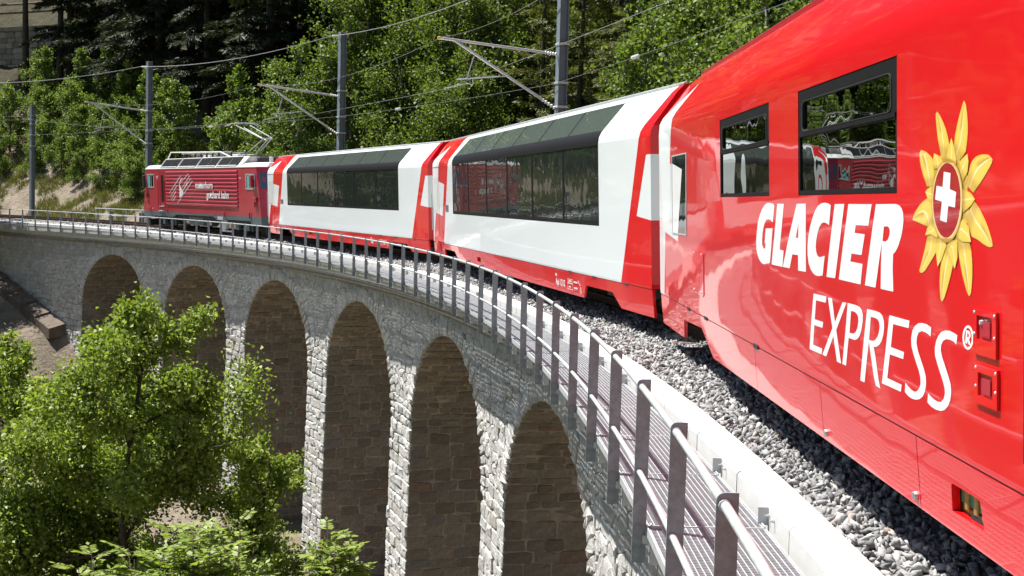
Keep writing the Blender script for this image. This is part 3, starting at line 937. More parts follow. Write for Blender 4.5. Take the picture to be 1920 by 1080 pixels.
DIG_JSON = '''{"letters":{"G":[[[2.131,1.753],[2.194,1.763],[2.297,1.769],[2.397,1.766],[2.499,1.748],[2.589,1.717],[2.665,1.68],[2.734,1.629],[2.783,1.562],[2.811,1.488],[2.803,1.436],[2.767,1.397],[2.712,1.368],[2.646,1.348],[2.571,1.338],[2.512,1.337],[2.424,1.345],[2.338,1.35],[2.301,1.355],[2.25,1.46],[2.199,1.595],[2.443,1.59],[2.487,1.485],[2.449,1.485],[2.464,1.453],[2.5,1.447],[2.538,1.451],[2.576,1.472],[2.581,1.505],[2.564,1.553],[2.524,1.596],[2.473,1.63],[2.415,1.65],[2.343,1.656],[2.258,1.65],[2.19,1.634]]],"L":[[[2.032,1.762],[1.815,1.762],[1.883,1.623],[1.96,1.459],[1.831,1.455],[1.87,1.347],[2.24,1.347],[2.137,1.549]]],"A":[[[1.419,1.762],[1.161,1.764],[1.165,1.562],[1.164,1.349],[1.386,1.346],[1.386,1.443],[1.558,1.441],[1.643,1.348],[1.859,1.348],[1.633,1.576]],[[1.37,1.641],[1.451,1.549],[1.381,1.55]]],"C":[[[0.516,1.756],[0.582,1.766],[0.668,1.77],[0.757,1.765],[0.838,1.75],[0.91,1.722],[0.984,1.675],[1.049,1.622],[1.093,1.564],[1.116,1.506],[1.114,1.458],[1.089,1.407],[1.038,1.374],[0.969,1.351],[0.896,1.341],[0.814,1.342],[0.724,1.35],[0.669,1.467],[0.712,1.461],[0.762,1.455],[0.812,1.453],[0.853,1.461],[0.883,1.481],[0.897,1.513],[0.882,1.551],[0.847,1.593],[0.799,1.629],[0.739,1.652],[0.68,1.657],[0.612,1.652],[0.559,1.643]]],"I":[[[0.425,1.762],[0.209,1.763],[0.315,1.553],[0.421,1.351],[0.627,1.347],[0.556,1.504]]],"E":[[[0.119,1.763],[-0.349,1.762],[-0.284,1.654],[-0.034,1.653],[-0.01,1.612],[-0.214,1.609],[-0.151,1.501],[0.058,1.501],[0.078,1.458],[-0.169,1.456],[-0.129,1.348],[0.335,1.349],[0.231,1.555]]],"R":[[[-0.429,1.763],[-0.777,1.764],[-0.831,1.758],[-0.869,1.745],[-0.894,1.724],[-0.901,1.691],[-0.888,1.652],[-0.862,1.612],[-0.816,1.568],[-0.769,1.54],[-0.73,1.527],[-0.723,1.458],[-0.733,1.349],[-0.513,1.349],[-0.52,1.476],[-0.53,1.54],[-0.537,1.577],[-0.493,1.502],[-0.457,1.427],[-0.417,1.349],[-0.216,1.349],[-0.272,1.465],[-0.362,1.642]],[[-0.571,1.655],[-0.633,1.657],[-0.666,1.65],[-0.675,1.635],[-0.666,1.612],[-0.637,1.591],[-0.6,1.583],[-0.547,1.584]]],"E1":[[[0.957,1.231],[0.629,1.235],[0.645,1.198],[0.893,1.195],[0.928,1.08],[0.713,1.081],[0.729,1.046],[0.941,1.044],[0.973,0.924],[0.739,0.924],[0.756,0.889],[1.071,0.887],[1.017,1.07]]],"X":[[[0.594,1.232],[0.495,1.233],[0.427,1.106],[0.252,1.23],[0.169,1.231],[0.396,1.065],[0.355,0.994],[0.288,0.889],[0.382,0.889],[0.465,1.023],[0.641,0.889],[0.732,0.89],[0.488,1.067],[0.525,1.124]]],"P":[[[0.138,1.233],[-0.029,1.234],[-0.11,1.23],[-0.149,1.218],[-0.173,1.194],[-0.169,1.157],[-0.144,1.114],[-0.108,1.079],[-0.06,1.058],[-0.011,1.048],[0.047,1.047],[0.119,1.047],[0.149,0.972],[0.179,0.89],[0.26,0.89],[0.191,1.07]],[[0.067,1.196],[0.102,1.076],[0.022,1.078],[-0.028,1.091],[-0.064,1.115],[-0.086,1.15],[-0.083,1.176],[-0.053,1.19],[-0.004,1.197]]],"R1":[[[-0.26,1.231],[-0.43,1.233],[-0.502,1.23],[-0.545,1.218],[-0.57,1.195],[-0.573,1.164],[-0.559,1.128],[-0.528,1.094],[-0.487,1.071],[-0.437,1.056],[-0.382,1.05],[-0.415,1.004],[-0.472,0.896],[-0.504,0.857],[-0.426,0.859],[-0.385,0.901],[-0.319,1.021],[-0.292,1.067],[-0.257,0.986],[-0.205,0.848],[-0.123,0.848],[-0.133,0.888],[-0.203,1.091]],[[-0.329,1.197],[-0.295,1.077],[-0.356,1.077],[-0.408,1.086],[-0.451,1.106],[-0.481,1.132],[-0.495,1.161],[-0.485,1.184],[-0.452,1.195],[-0.401,1.198]]],"E2":[[[-0.667,1.232],[-0.996,1.233],[-0.982,1.198],[-0.731,1.195],[-0.691,1.081],[-0.91,1.08],[-0.898,1.046],[-0.674,1.044],[-0.629,0.924],[-0.872,0.923],[-0.859,0.888],[-0.534,0.887],[-0.594,1.043]]],"S1":[[[-1.318,1.231],[-1.255,1.239],[-1.191,1.239],[-1.132,1.233],[-1.08,1.216],[-1.042,1.192],[-1.024,1.157],[-1.027,1.121],[-1.053,1.092],[-1.095,1.056],[-1.14,1.022],[-1.164,0.993],[-1.167,0.967],[-1.148,0.943],[-1.111,0.924],[-1.073,0.917],[-1.02,0.921],[-0.97,0.931],[-0.933,0.941],[-0.923,0.896],[-0.981,0.884],[-1.043,0.881],[-1.103,0.885],[-1.155,0.896],[-1.199,0.914],[-1.231,0.941],[-1.246,0.973],[-1.242,1.008],[-1.213,1.039],[-1.169,1.074],[-1.125,1.109],[-1.104,1.142],[-1.11,1.169],[-1.137,1.192],[-1.183,1.203],[-1.234,1.203],[-1.277,1.198],[-1.309,1.19]]],"S2":[[[-1.666,1.23],[-1.616,1.236],[-1.566,1.239],[-1.514,1.236],[-1.461,1.225],[-1.419,1.205],[-1.388,1.179],[-1.37,1.147],[-1.374,1.114],[-1.402,1.085],[-1.438,1.053],[-1.478,1.02],[-1.502,0.994],[-1.509,0.97],[-1.492,0.944],[-1.456,0.925],[-1.409,0.92],[-1.355,0.923],[-1.306,0.931],[-1.278,0.939],[-1.266,0.897],[-1.32,0.886],[-1.382,0.882],[-1.45,0.886],[-1.503,0.898],[-1.548,0.921],[-1.578,0.95],[-1.59,0.985],[-1.582,1.017],[-1.554,1.046],[-1.512,1.083],[-1.472,1.116],[-1.451,1.143],[-1.455,1.167],[-1.481,1.188],[-1.521,1.2],[-1.572,1.203],[-1.617,1.2],[-1.654,1.19]]],"ring":[[[-1.862,1.239],[-1.86,1.226],[-1.854,1.214],[-1.843,1.203],[-1.83,1.194],[-1.814,1.187],[-1.797,1.184],[-1.78,1.184],[-1.764,1.187],[-1.75,1.193],[-1.74,1.203],[-1.733,1.214],[-1.73,1.226],[-1.733,1.24],[-1.739,1.252],[-1.75,1.263],[-1.764,1.272],[-1.779,1.279],[-1.797,1.282],[-1.813,1.282],[-1.829,1.278],[-1.843,1.272],[-1.853,1.263],[-1.86,1.251]],[[-1.841,1.237],[-1.84,1.227],[-1.836,1.217],[-1.829,1.209],[-1.82,1.202],[-1.809,1.197],[-1.797,1.194],[-1.786,1.194],[-1.775,1.197],[-1.765,1.202],[-1.758,1.21],[-1.753,1.219],[-1.752,1.229],[-1.753,1.239],[-1.758,1.249],[-1.765,1.257],[-1.774,1.264],[-1.785,1.269],[-1.797,1.272],[-1.808,1.271],[-1.819,1.268],[-1.828,1.263],[-1.835,1.256],[-1.84,1.247]]],"Rr":[[[-1.773,1.261],[-1.809,1.261],[-1.825,1.254],[-1.829,1.242],[-1.818,1.231],[-1.809,1.227],[-1.829,1.206],[-1.805,1.206],[-1.794,1.222],[-1.788,1.207],[-1.764,1.208]],[[-1.79,1.252],[-1.787,1.234],[-1.805,1.235],[-1.809,1.246]]]},"emblem":{"pet":{"p1":[[-1.449,1.969],[-1.403,2.046],[-1.382,2.114],[-1.376,2.146],[-1.397,2.156],[-1.44,2.135],[-1.501,2.091],[-1.545,2.04],[-1.56,2.006],[-1.515,1.959]],"p2":[[-1.604,1.972],[-1.635,2.051],[-1.677,2.113],[-1.718,2.158],[-1.741,2.178],[-1.765,2.162],[-1.787,2.106],[-1.79,2.036],[-1.762,1.967],[-1.678,1.938]],"p3":[[-1.259,1.839],[-1.201,1.891],[-1.158,1.944],[-1.146,1.988],[-1.172,2.003],[-1.244,1.992],[-1.314,1.97],[-1.35,1.952],[-1.361,1.888],[-1.356,1.846]],"p4":[[-1.763,1.845],[-1.821,1.922],[-1.867,1.948],[-1.957,1.958],[-2.033,1.952],[-2.07,1.933],[-2.059,1.916],[-1.991,1.876],[-1.936,1.847],[-1.857,1.809]],"p5":[[-1.259,1.667],[-1.129,1.683],[-1.046,1.692],[-1.058,1.715],[-1.129,1.753],[-1.202,1.777],[-1.287,1.794],[-1.342,1.77],[-1.343,1.72],[-1.329,1.677]],"p6":[[-1.869,1.777],[-1.937,1.744],[-2.015,1.688],[-2.069,1.629],[-2.076,1.607],[-2.048,1.6],[-1.983,1.608],[-1.904,1.628],[-1.835,1.637],[-1.764,1.715]],"p7":[[-1.268,1.629],[-1.231,1.572],[-1.188,1.518],[-1.148,1.468],[-1.174,1.456],[-1.232,1.472],[-1.33,1.524],[-1.39,1.56],[-1.411,1.603],[-1.384,1.636]],"p8":[[-1.53,1.598],[-1.478,1.555],[-1.444,1.495],[-1.434,1.419],[-1.45,1.361],[-1.471,1.353],[-1.505,1.374],[-1.557,1.435],[-1.607,1.503],[-1.619,1.56]],"p9":[[-1.663,1.618],[-1.688,1.547],[-1.73,1.477],[-1.779,1.42],[-1.81,1.399],[-1.833,1.408],[-1.849,1.467],[-1.85,1.53],[-1.836,1.584],[-1.808,1.618]],"q1":[[-1.515,1.943],[-1.553,1.999],[-1.591,2.037],[-1.628,1.996],[-1.656,1.947],[-1.656,1.927]],"q2":[[-1.355,1.914],[-1.35,1.956],[-1.36,1.981],[-1.423,1.97],[-1.483,1.944],[-1.489,1.919]],"q3":[[-1.671,1.926],[-1.726,1.948],[-1.79,1.964],[-1.805,1.934],[-1.791,1.892],[-1.739,1.857]],"q4":[[-1.356,1.846],[-1.267,1.83],[-1.239,1.818],[-1.273,1.787],[-1.356,1.762]],"q5":[[-1.739,1.826],[-1.834,1.809],[-1.88,1.784],[-1.834,1.759],[-1.74,1.731]],"q6":[[-1.329,1.686],[-1.268,1.663],[-1.24,1.628],[-1.315,1.634],[-1.411,1.62],[-1.424,1.67]],"q7":[[-1.692,1.683],[-1.74,1.707],[-1.807,1.677],[-1.836,1.615],[-1.729,1.613],[-1.656,1.63]],"q8":[[-1.398,1.619],[-1.39,1.56],[-1.412,1.498],[-1.465,1.529],[-1.53,1.59],[-1.517,1.614]],"q9":[[-1.53,1.59],[-1.581,1.542],[-1.639,1.499],[-1.674,1.546],[-1.673,1.618],[-1.593,1.616]]},"ring":[[-1.742,1.778],[-1.736,1.741],[-1.72,1.705],[-1.695,1.673],[-1.663,1.645],[-1.624,1.624],[-1.581,1.61],[-1.535,1.604],[-1.489,1.607],[-1.445,1.619],[-1.406,1.639],[-1.373,1.667],[-1.349,1.701],[-1.335,1.739],[-1.331,1.779],[-1.339,1.819],[-1.357,1.857],[-1.385,1.89],[-1.42,1.918],[-1.462,1.938],[-1.507,1.949],[-1.553,1.952],[-1.598,1.947],[-1.639,1.933],[-1.676,1.911],[-1.705,1.884],[-1.727,1.852],[-1.739,1.816]],"ringin":[[-1.713,1.78],[-1.708,1.746],[-1.693,1.714],[-1.672,1.685],[-1.643,1.661],[-1.609,1.642],[-1.571,1.629],[-1.531,1.624],[-1.491,1.627],[-1.452,1.638],[-1.418,1.656],[-1.389,1.681],[-1.368,1.711],[-1.356,1.745],[-1.353,1.781],[-1.36,1.816],[-1.376,1.85],[-1.4,1.88],[-1.431,1.904],[-1.467,1.922],[-1.506,1.933],[-1.547,1.935],[-1.586,1.93],[-1.623,1.918],[-1.655,1.899],[-1.681,1.875],[-1.7,1.846],[-1.711,1.814]],"disc":[[-1.706,1.78],[-1.7,1.747],[-1.687,1.716],[-1.666,1.687],[-1.639,1.663],[-1.606,1.644],[-1.57,1.632],[-1.531,1.628],[-1.493,1.631],[-1.456,1.641],[-1.423,1.659],[-1.396,1.683],[-1.376,1.713],[-1.364,1.746],[-1.361,1.781],[-1.368,1.815],[-1.383,1.848],[-1.406,1.877],[-1.436,1.901],[-1.47,1.919],[-1.508,1.929],[-1.546,1.932],[-1.584,1.927],[-1.619,1.915],[-1.65,1.897],[-1.675,1.873],[-1.693,1.844],[-1.704,1.813]],"cross":[[-1.499,1.9],[-1.586,1.892],[-1.577,1.826],[-1.657,1.814],[-1.643,1.751],[-1.557,1.757],[-1.537,1.688],[-1.451,1.697],[-1.474,1.775],[-1.383,1.784],[-1.402,1.842],[-1.484,1.836]]},"logo":[[[1.778,2.5],[3.365,1.741]],[[1.544,2.421],[1.885,2.226]],[[0.761,2.594],[2.002,2.128]],[[0.612,2.506],[1.92,1.845]],[[0.467,2.393],[1.822,1.739]],[[0.295,2.289],[2.295,1.324]],[[2.277,2.101],[3.21,1.601]],[[2.437,1.85],[3.052,1.494]],[[2.513,1.626],[2.864,1.424]],[[1.654,2.394],[1.995,2.199]],[[0.87,2.254],[1.711,1.775]]],"tri":[[1.99,2.253],[1.897,2.093],[1.694,1.952],[1.44,1.813],[1.724,1.633],[1.999,1.577],[1.974,1.844]]}'''
# ------------------------------------------------------------------ train
CANT = .0426
def car_root(name, th):
    rad = math.sqrt(R * R - 6.5 * 6.5)
    return empty(name, (rad * math.cos(th), rad * math.sin(th), 0), (-CANT, 0, th + math.pi / 2))
T1 = 0.08487842; T2 = 0.27510209; T0 = -0.10314106; T3 = 0.44323617
PROF = [(1.322, .724), (1.325, .75), (1.325, 1.434), (1.325, 2.56), (1.314, 2.635), (1.275, 2.71), (.977, 3.095), (.90, 3.165), (.854, 3.182), (.6, 3.235), (.0, 3.268)]
def full(prof):  # left edge over the roof to the right edge
    return prof + [(-y, z) for y, z in reversed(prof[:-1])]
def skirt_poly(b_, poly, y0=1.295, y1=1.320, thick=.035, side=1, holes=()):
    zb, zt = .379, .715
    f = lambda x, z, d: (x, side * (y0 + (z - zb) / (zt - zb) * (y1 - y0) - d), z)
    return b_.prism(poly, f, 0, thick, holes=holes)

def loft(b_, prof, xa, xb, skip=()):
    """skin between two x stations (x per profile point), leaving out the strips in skip"""
    n = len(prof)
    va = [(xa[i], p[0], p[1]) for i, p in enumerate(prof)]; vb = [(xb[i], p[0], p[1]) for i, p in enumerate(prof)]
    b_.add(va + vb, [(i, i + 1, n + i + 1, n + i) for i in range(n - 1) if i not in skip])

def bogie(parent, x, mat=None):
    b_ = MB()
    for sy in (-1, 1):
        b_.bbox(x - 1.25, x + 1.25, sy * .80 - .06, sy * .80 + .06, .48, .64, .02)
        for wx in (-.85, .85): b_.bbox(x + wx - .14, x + wx + .14, sy * .84 - .08, sy * .84 + .08, .40, .66, .02)
        b_.tube([(x, sy * .86, .45), (x, sy * .86, .78)], .09, 8)
        b_.tube([(x - .4, sy * 1.0, .75), (x - .25, sy * 1.05, .5), (x + .1, sy * 1.02, .42), (x + .5, sy * 1.0, .5)], .018, 5)
    b_.bbox(x - .25, x + .25, -.8, .8, .5, .72, .02)
    bo = b_.build('bogie', mat or MAT['black'], parent)
    for wx in (-.85, .85):
        w_ = MB()
        for sy in (-1, 1):
            w_.lathe((x + wx, sy * .46, .54), (x + wx, sy * .60, .54), [(0, .37), (.2, .37), (.25, .34), (1, .335)], 20)
        w_.tube([(x + wx, -.6, .54), (x + wx, .6, .54)], .07, 8)
        w_.build('wheelset', MAT['rail'], bo)

def seat_mesh():
    b_ = MB()
    b_.bbox(-.25, .22, -.23, .23, 1.22, 1.36, .03); b_.bbox(.16, .28, -.23, .23, 1.30, 1.86, .03)
    b_.box(-.15, .15, -.15, .15, 1.0, 1.22)
    m_ = b_.mesh('seat'); m_.materials.append(MAT['seat']); 
    h = MB(); h.bbox(.13, .30, -.21, .21, 1.62, 1.90, .025); hm_ = h.mesh('headrest'); hm_.materials.append(MAT['teal'])
    return m_, hm_
SEAT, HEAD = seat_mesh()

def panorama(name, th, label, n_pass):
    root = car_root(name, th)
    tag(root, label, 'railway carriage', 'white panorama carriages')
    LV = MAT['liv_white']
    XN, XF = -9.15, 9.22
    w0, w1, t0, t1 = -6.72, 6.11, -6.89, 5.73
    pf = full(PROF); n = len(pf)
    nl = len(PROF)
    def xs(a, c):  # a below the cant rail, c above; windows run up over the roof slope
        v = []
        for i in range(n):
            k = i if i < nl else n - 1 - i
            v.append(a if k <= 5 else c)
        return v
    win = [2, 3, 4, 5]                                # strips that are glazed (side, cant rail curve, roof slope)
    glaz = win + [n - 2 - i for i in win]
    b_ = MB()
    loft(b_, pf, [XN] * n, xs(w0, t0)); loft(b_, pf, xs(w0, t0), xs(w1, t1), glaz); loft(b_, pf, xs(w1, t1), [XF] * n)
    # ends and window reveals
    for x, d in ((XN, 1), (XF, -1)):
        b_.add([(x, p[0], p[1]) for p in pf], [tuple(range(n))])
    for sy in (1, -1):
        for xa, xb in ((w0, t0), (w1, t1)):
            pr = PROF[2:7]
            va = [((xa if k < 4 else xb), sy * p[0], p[1]) for k, p in enumerate(pr)]
            vb = [(v[0], v[1] - sy * .06, v[2] - (.04 if i > 2 else 0)) for i, v in enumerate(va)]
            b_.add(va + vb, [(i, i + 1, 5 + i + 1, 5 + i) for i in range(4)])
        b_.add([(w0, sy * 1.325, 1.434), (w1, sy * 1.325, 1.434), (w1, sy * 1.2, 1.434), (w0, sy * 1.2, 1.434)], [(0, 1, 2, 3)])
    o = b_.build('body', LV, root, fixn=True)
    # gutter line along the roof edge
    for sy in (1, -1):
        g_ = MB(); g_.bbox(XN + .02, XF - .02, sy * .875 - .022, sy * .875 + .022, 3.172, 3.205, .006)
        g_.build('roof_gutter', MAT['galv'], root)
    # black cant rail between side windows and roof windows
    for sy in (1, -1):
        b_ = MB()
        pr = [(1.329, 2.535), (1.331, 2.58), (1.320, 2.64), (1.285, 2.705), (1.262, 2.735)]
        va = [(w0 + .004, sy * p[0], p[1]) for p in pr]; vb = [(w1 - .004, sy * p[0], p[1]) for p in pr]
        b_.add(va + vb, [(i, i + 1, 5 + i + 1, 5 + i) for i in range(4)])
        b_.build('cant_rail', MAT['frame_black'], root, smooth=True)
        xb = [w0, -4.62, -2.40, -.24, 1.86, 4.01, w1]
        xr = [t0, -4.73, -2.67, -.48, 1.54, 3.59, t1]
        for k in range(6):
            a_, c_ = xb[k] + (.008 if k else .004), xb[k + 1] - .008
            p_ = MB(); p_.box(a_, c_, sy * 1.310, sy * 1.320, 1.445, 2.55)
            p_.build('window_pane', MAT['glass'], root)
            f_ = MB(); f_.prism([(a_, 1.436), (c_, 1.436), (c_, 2.55), (a_, 2.55)], lambda x, z, d: (x, sy * d, z), 1.321, 1.3245,
                                holes=[[(a_ + .045, 1.50), (c_ - .045, 1.50), (c_ - .045, 2.535), (a_ + .045, 2.535)]])
            f_.build('window_frame', MAT['frame_black'], root)
            dx0 = (t0 - w0); 
            q = lambda x, u, d=0: (x, sy * (1.262 + (.977 - 1.262) * u - d * .79), 2.735 + (3.095 - 2.735) * u - d * .61)
            ra, rc = (w0 if k == 0 else xr[k] + .0), (w1 if k == 5 else xr[k + 1])
            ra1, rc1 = xr[k] , xr[k + 1]
            p_ = MB(); pa = [q(ra + .02, .0), q(rc - .02, 0), q(rc1 - .02, 1), q(ra1 + .02, 1)]; pb = [q(ra + .02, 0, .01), q(rc - .02, 0, .01), q(rc1 - .02, 1, .01), q(ra1 + .02, 1, .01)]
            p_.add(pa + pb, [(0, 1, 2, 3), (7, 6, 5, 4), (0, 4, 5, 1), (1, 5, 6, 2), (2, 6, 7, 3), (3, 7, 4, 0)])
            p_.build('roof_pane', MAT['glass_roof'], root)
            if k:
                p_ = MB(); p_.add([q(xr[k] - .022, 0, -.004), q(xr[k] + .022, 0, -.004), q(xr[k] + .022, 1, -.004), q(xr[k] - .022, 1, -.004),
                                   q(xr[k] - .022, 0, .05), q(xr[k] + .022, 0, .05), q(xr[k] + .022, 1, .05), q(xr[k] - .022, 1, .05)],
                                  [(0, 1, 2, 3), (7, 6, 5, 4), (0, 4, 5, 1), (1, 5, 6, 2), (2, 6, 7, 3), (3, 7, 4, 0)])
                p_.build('roof_glazing_bar', MAT['frame_black'], root)
    # skirt with the bogie cut-outs, in panels
    for sy in (1, -1):
        for poly in ([(-9.15, .379), (-7.695, .379), (-7.305, .568), (-5.888, .568), (-5.69, .379), (-3.94, .379), (-3.94, .715), (-9.15, .715)],
                     [(-3.93, .379), (-1.98, .379), (-1.98, .715), (-3.93, .715)],
                     [(-1.97, .379), (3.655, .379), (3.655, .715), (-1.97, .715)],
                     [(3.665, .379), (5.50, .379), (6.05, .592), (7.526, .592), (7.526, .379), (9.22, .379), (9.22, .715), (3.665, .715)]):
            b_ = MB()
            hs = [[(2.70, .50), (3.13, .50), (3.13, .592), (2.70, .592)]] if poly[0][0] == -1.97 else []
            skirt_poly(b_, poly, side=sy, holes=hs)
            b_.build('skirt_panel', LV, root)
        b_ = MB(); b_.box(2.68, 3.15, sy * 1.22, sy * 1.26, .48, .61); b_.build('service_socket', MAT['brass'], root)
        b_ = MB()                                     # bump stops under the crease
        for x in (-8.0, -6.4, -5.0): b_.box(x - .10, x + .10, sy * 1.318, sy * 1.330, .712, .728)
        b_.build('jacking_mark', MAT['rubber'], root)
        if sy == 1:
            # door at the far end, its grooves and window
            d_ = MB()
            for pts in ([(8.22, .5), (8.22, 2.53)], [(8.22, 2.53), (9.2, 2.53)]):
                (xa, za), (xb_, zb_) = pts
                d_.box(min(xa, xb_) - .008, max(xa, xb_) + .008, 1.3235, 1.3275, min(za, zb_) - .006, max(za, zb_) + .006)
            d_.box(8.03, 8.046, 1.312, 1.322, .40, .71)
            dr = d_.build('door', MAT['rubber'], root)
            d_ = MB(); d_.box(8.42, 9.08, 1.3255, 1.3295, 1.47, 2.29); d_.build('door_window', MAT['grey_light'], dr)  # opaque light grey pane, its bright reflection put into the paint
            d_ = MB(); d_.tube([(9.17, 1.36, 1.0), (9.17, 1.36, 1.9)], .012, 6); d_.build('handrail', MAT['galv'], dr)
            d_ = MB(); d_.box(6.75, 7.15, 1.3255, 1.329, 1.475, 1.63); d_.build('destination_plate', MAT['grey_dark'], root)
    # floor, ceiling, end walls
    b_ = MB(); b_.box(XN + .1, XF - .1, -1.2, 1.2, .78, 1.0); b_.build('floor', MAT['interior'], root)
    b_ = MB(); b_.box(XN + .1, XF - .1, -.82, .82, 3.08, 3.12); b_.build('ceiling', MAT['interior'], root)
    b_ = MB(); b_.n
    for xe in (w0 - .25, w1 + .1):
        b_ = MB(); b_.prism([(y * .93, z - .09) for y, z in pf[1:-1]], lambda y, z, d: (d, y, z), xe, xe + .05); b_.build('end_wall', MAT['interior'], root)
    b_ = MB(); b_.box(-6.4, 5.6, -.60, -.52, 2.92, 2.98); b_.box(-6.4, 5.6, .52, .60, 2.92, 2.98); b_.build('ceiling_trim', MAT['cloth_pale'], root)
    for k in range(12):
        x = -5.9 + k * 1.02
        for y in (-.92, -.42, .88):
            o = bpy.data.objects.new('seat', SEAT); COL.objects.link(o); o.parent = root; o.location = (x, y, 0)
            if k % 2: o.rotation_euler = (0, 0, math.pi)
            h = bpy.data.objects.new('headrest', HEAD); COL.objects.link(h); h.parent = o
    b_ = MB(); b_.box(-8.9, 8.9, -1.0, 1.0, .55, .78); b_.box(-3.5, 3.5, -.95, .95, .40, .56); b_.build('underframe', MAT['black'], root)
    bogie(root, -6.6); bogie(root, 6.75)
    b_ = MB(); b_.box(XF, XF + .55, -.62, .62, .75, 2.75); b_.build('gangway_bellows', MAT['rubber'], root)
    b_ = MB(); b_.box(XN - .12, XN, -.7, .7, .75, 2.8); b_.build('gangway_frame', MAT['rubber'], root)
    b_ = MB(); b_.box(XF, XF + .4, -.2, .2, .50, .68); b_.tube([(XF, .5, .6), (XF + .25, .55, .42), (XF + .45, .5, .6)], .025, 6); b_.build('coupler', MAT['black'], root)
    return root

def flat_text(name, body, size, x, y, z, mat, parent, sx=1.0, bold=0.0, shear=0.0, align='LEFT'):
    """flat lettering on the +y side of a car: reads towards -x"""
    cu = bpy.data.curves.new(name, 'FONT')
    cu.body = body; cu.size = size; cu.offset = bold; cu.shear = shear; cu.align_x = align; cu.resolution_u = 3
    o = bpy.data.objects.new(name, cu); COL.objects.link(o)
    dg = bpy.context.evaluated_depsgraph_get()
    me = bpy.data.meshes.new_from_object(o.evaluated_get(dg))
    bpy.data.objects.remove(o, do_unlink=True)
    for v in me.vertices:
        vx, vy = v.co.x * sx, v.co.y
        v.co = (x - vx, y, z + vy)
    me.materials.clear(); me.materials.append(mat)
    return link(name, me, None, parent)

car1 = panorama('panorama_carriage', T1, 'white panorama carriage with red end bands coupled directly ahead of the all red carriage', 3)
car2 = panorama('panorama_carriage', T2, 'white panorama carriage with red end bands coupled right behind the locomotive', 2)
for car, num in ((car1, 'Api 1312'), (car2, 'Api 1303')):
    y = 1.316
    num_ = num if car is car1 else 'Api'
    flat_text('number_lettering', num_, .135, -4.02, y, .475, MAT['white_paint'], car, 1.25, .003)
    flat_text('owner_lettering', 'MGB' if car is car1 else 'MGB', .055, -3.98, y, .605, MAT['white_paint'], car, 1.1, .002)
    b_ = MB()
    f = lambda x, z, d: (x, d, z)
    for z0, z1 in ((.545, .605), (.45, .54)):
        b_.prism([(-4.80, z0), (-5.12, z0), (-5.12, z1), (-4.80, z1)], f, y, None, holes=[[(-4.808, z0 + .006), (-5.112, z0 + .006), (-5.112, z1 - .006), (-4.808, z1 - .006)]])
    for x, z, r_0 in ((-5.48, .59, .022), (-5.56, .555, .020), (-5.60, .50, .022), (-5.62, .452, .020)):
        c_ = [(x + r_0 * 1.6 * math.cos(t), z + r_0 * math.sin(t)) for t in np.linspace(0, 2 * math.pi, 13)[:-1]]
        c2 = [(x + r_0 * 1.0 * math.cos(t), z + r_0 * .62 * math.sin(t)) for t in np.linspace(0, 2 * math.pi, 13)[:-1]]
        b_.prism(c_, f, y, None, holes=[c2])
    for x0, x1, z in ((-4.86, -5.06, .575), (-4.88, -5.0, .49), (-5.18, -5.42, .575), (-5.2, -5.42, .49)):
        for q_ in range(4):
            xa = x0 + (x1 - x0) * q_ / 4
            b_.prism([(xa, z - .012), (xa + (x1 - x0) / 5.5, z - .012), (xa + (x1 - x0) / 5.5, z + .012), (xa, z + .012)], f, y, None)
    b_.build('data_panel', MAT['white_paint'], car, fixn=False)

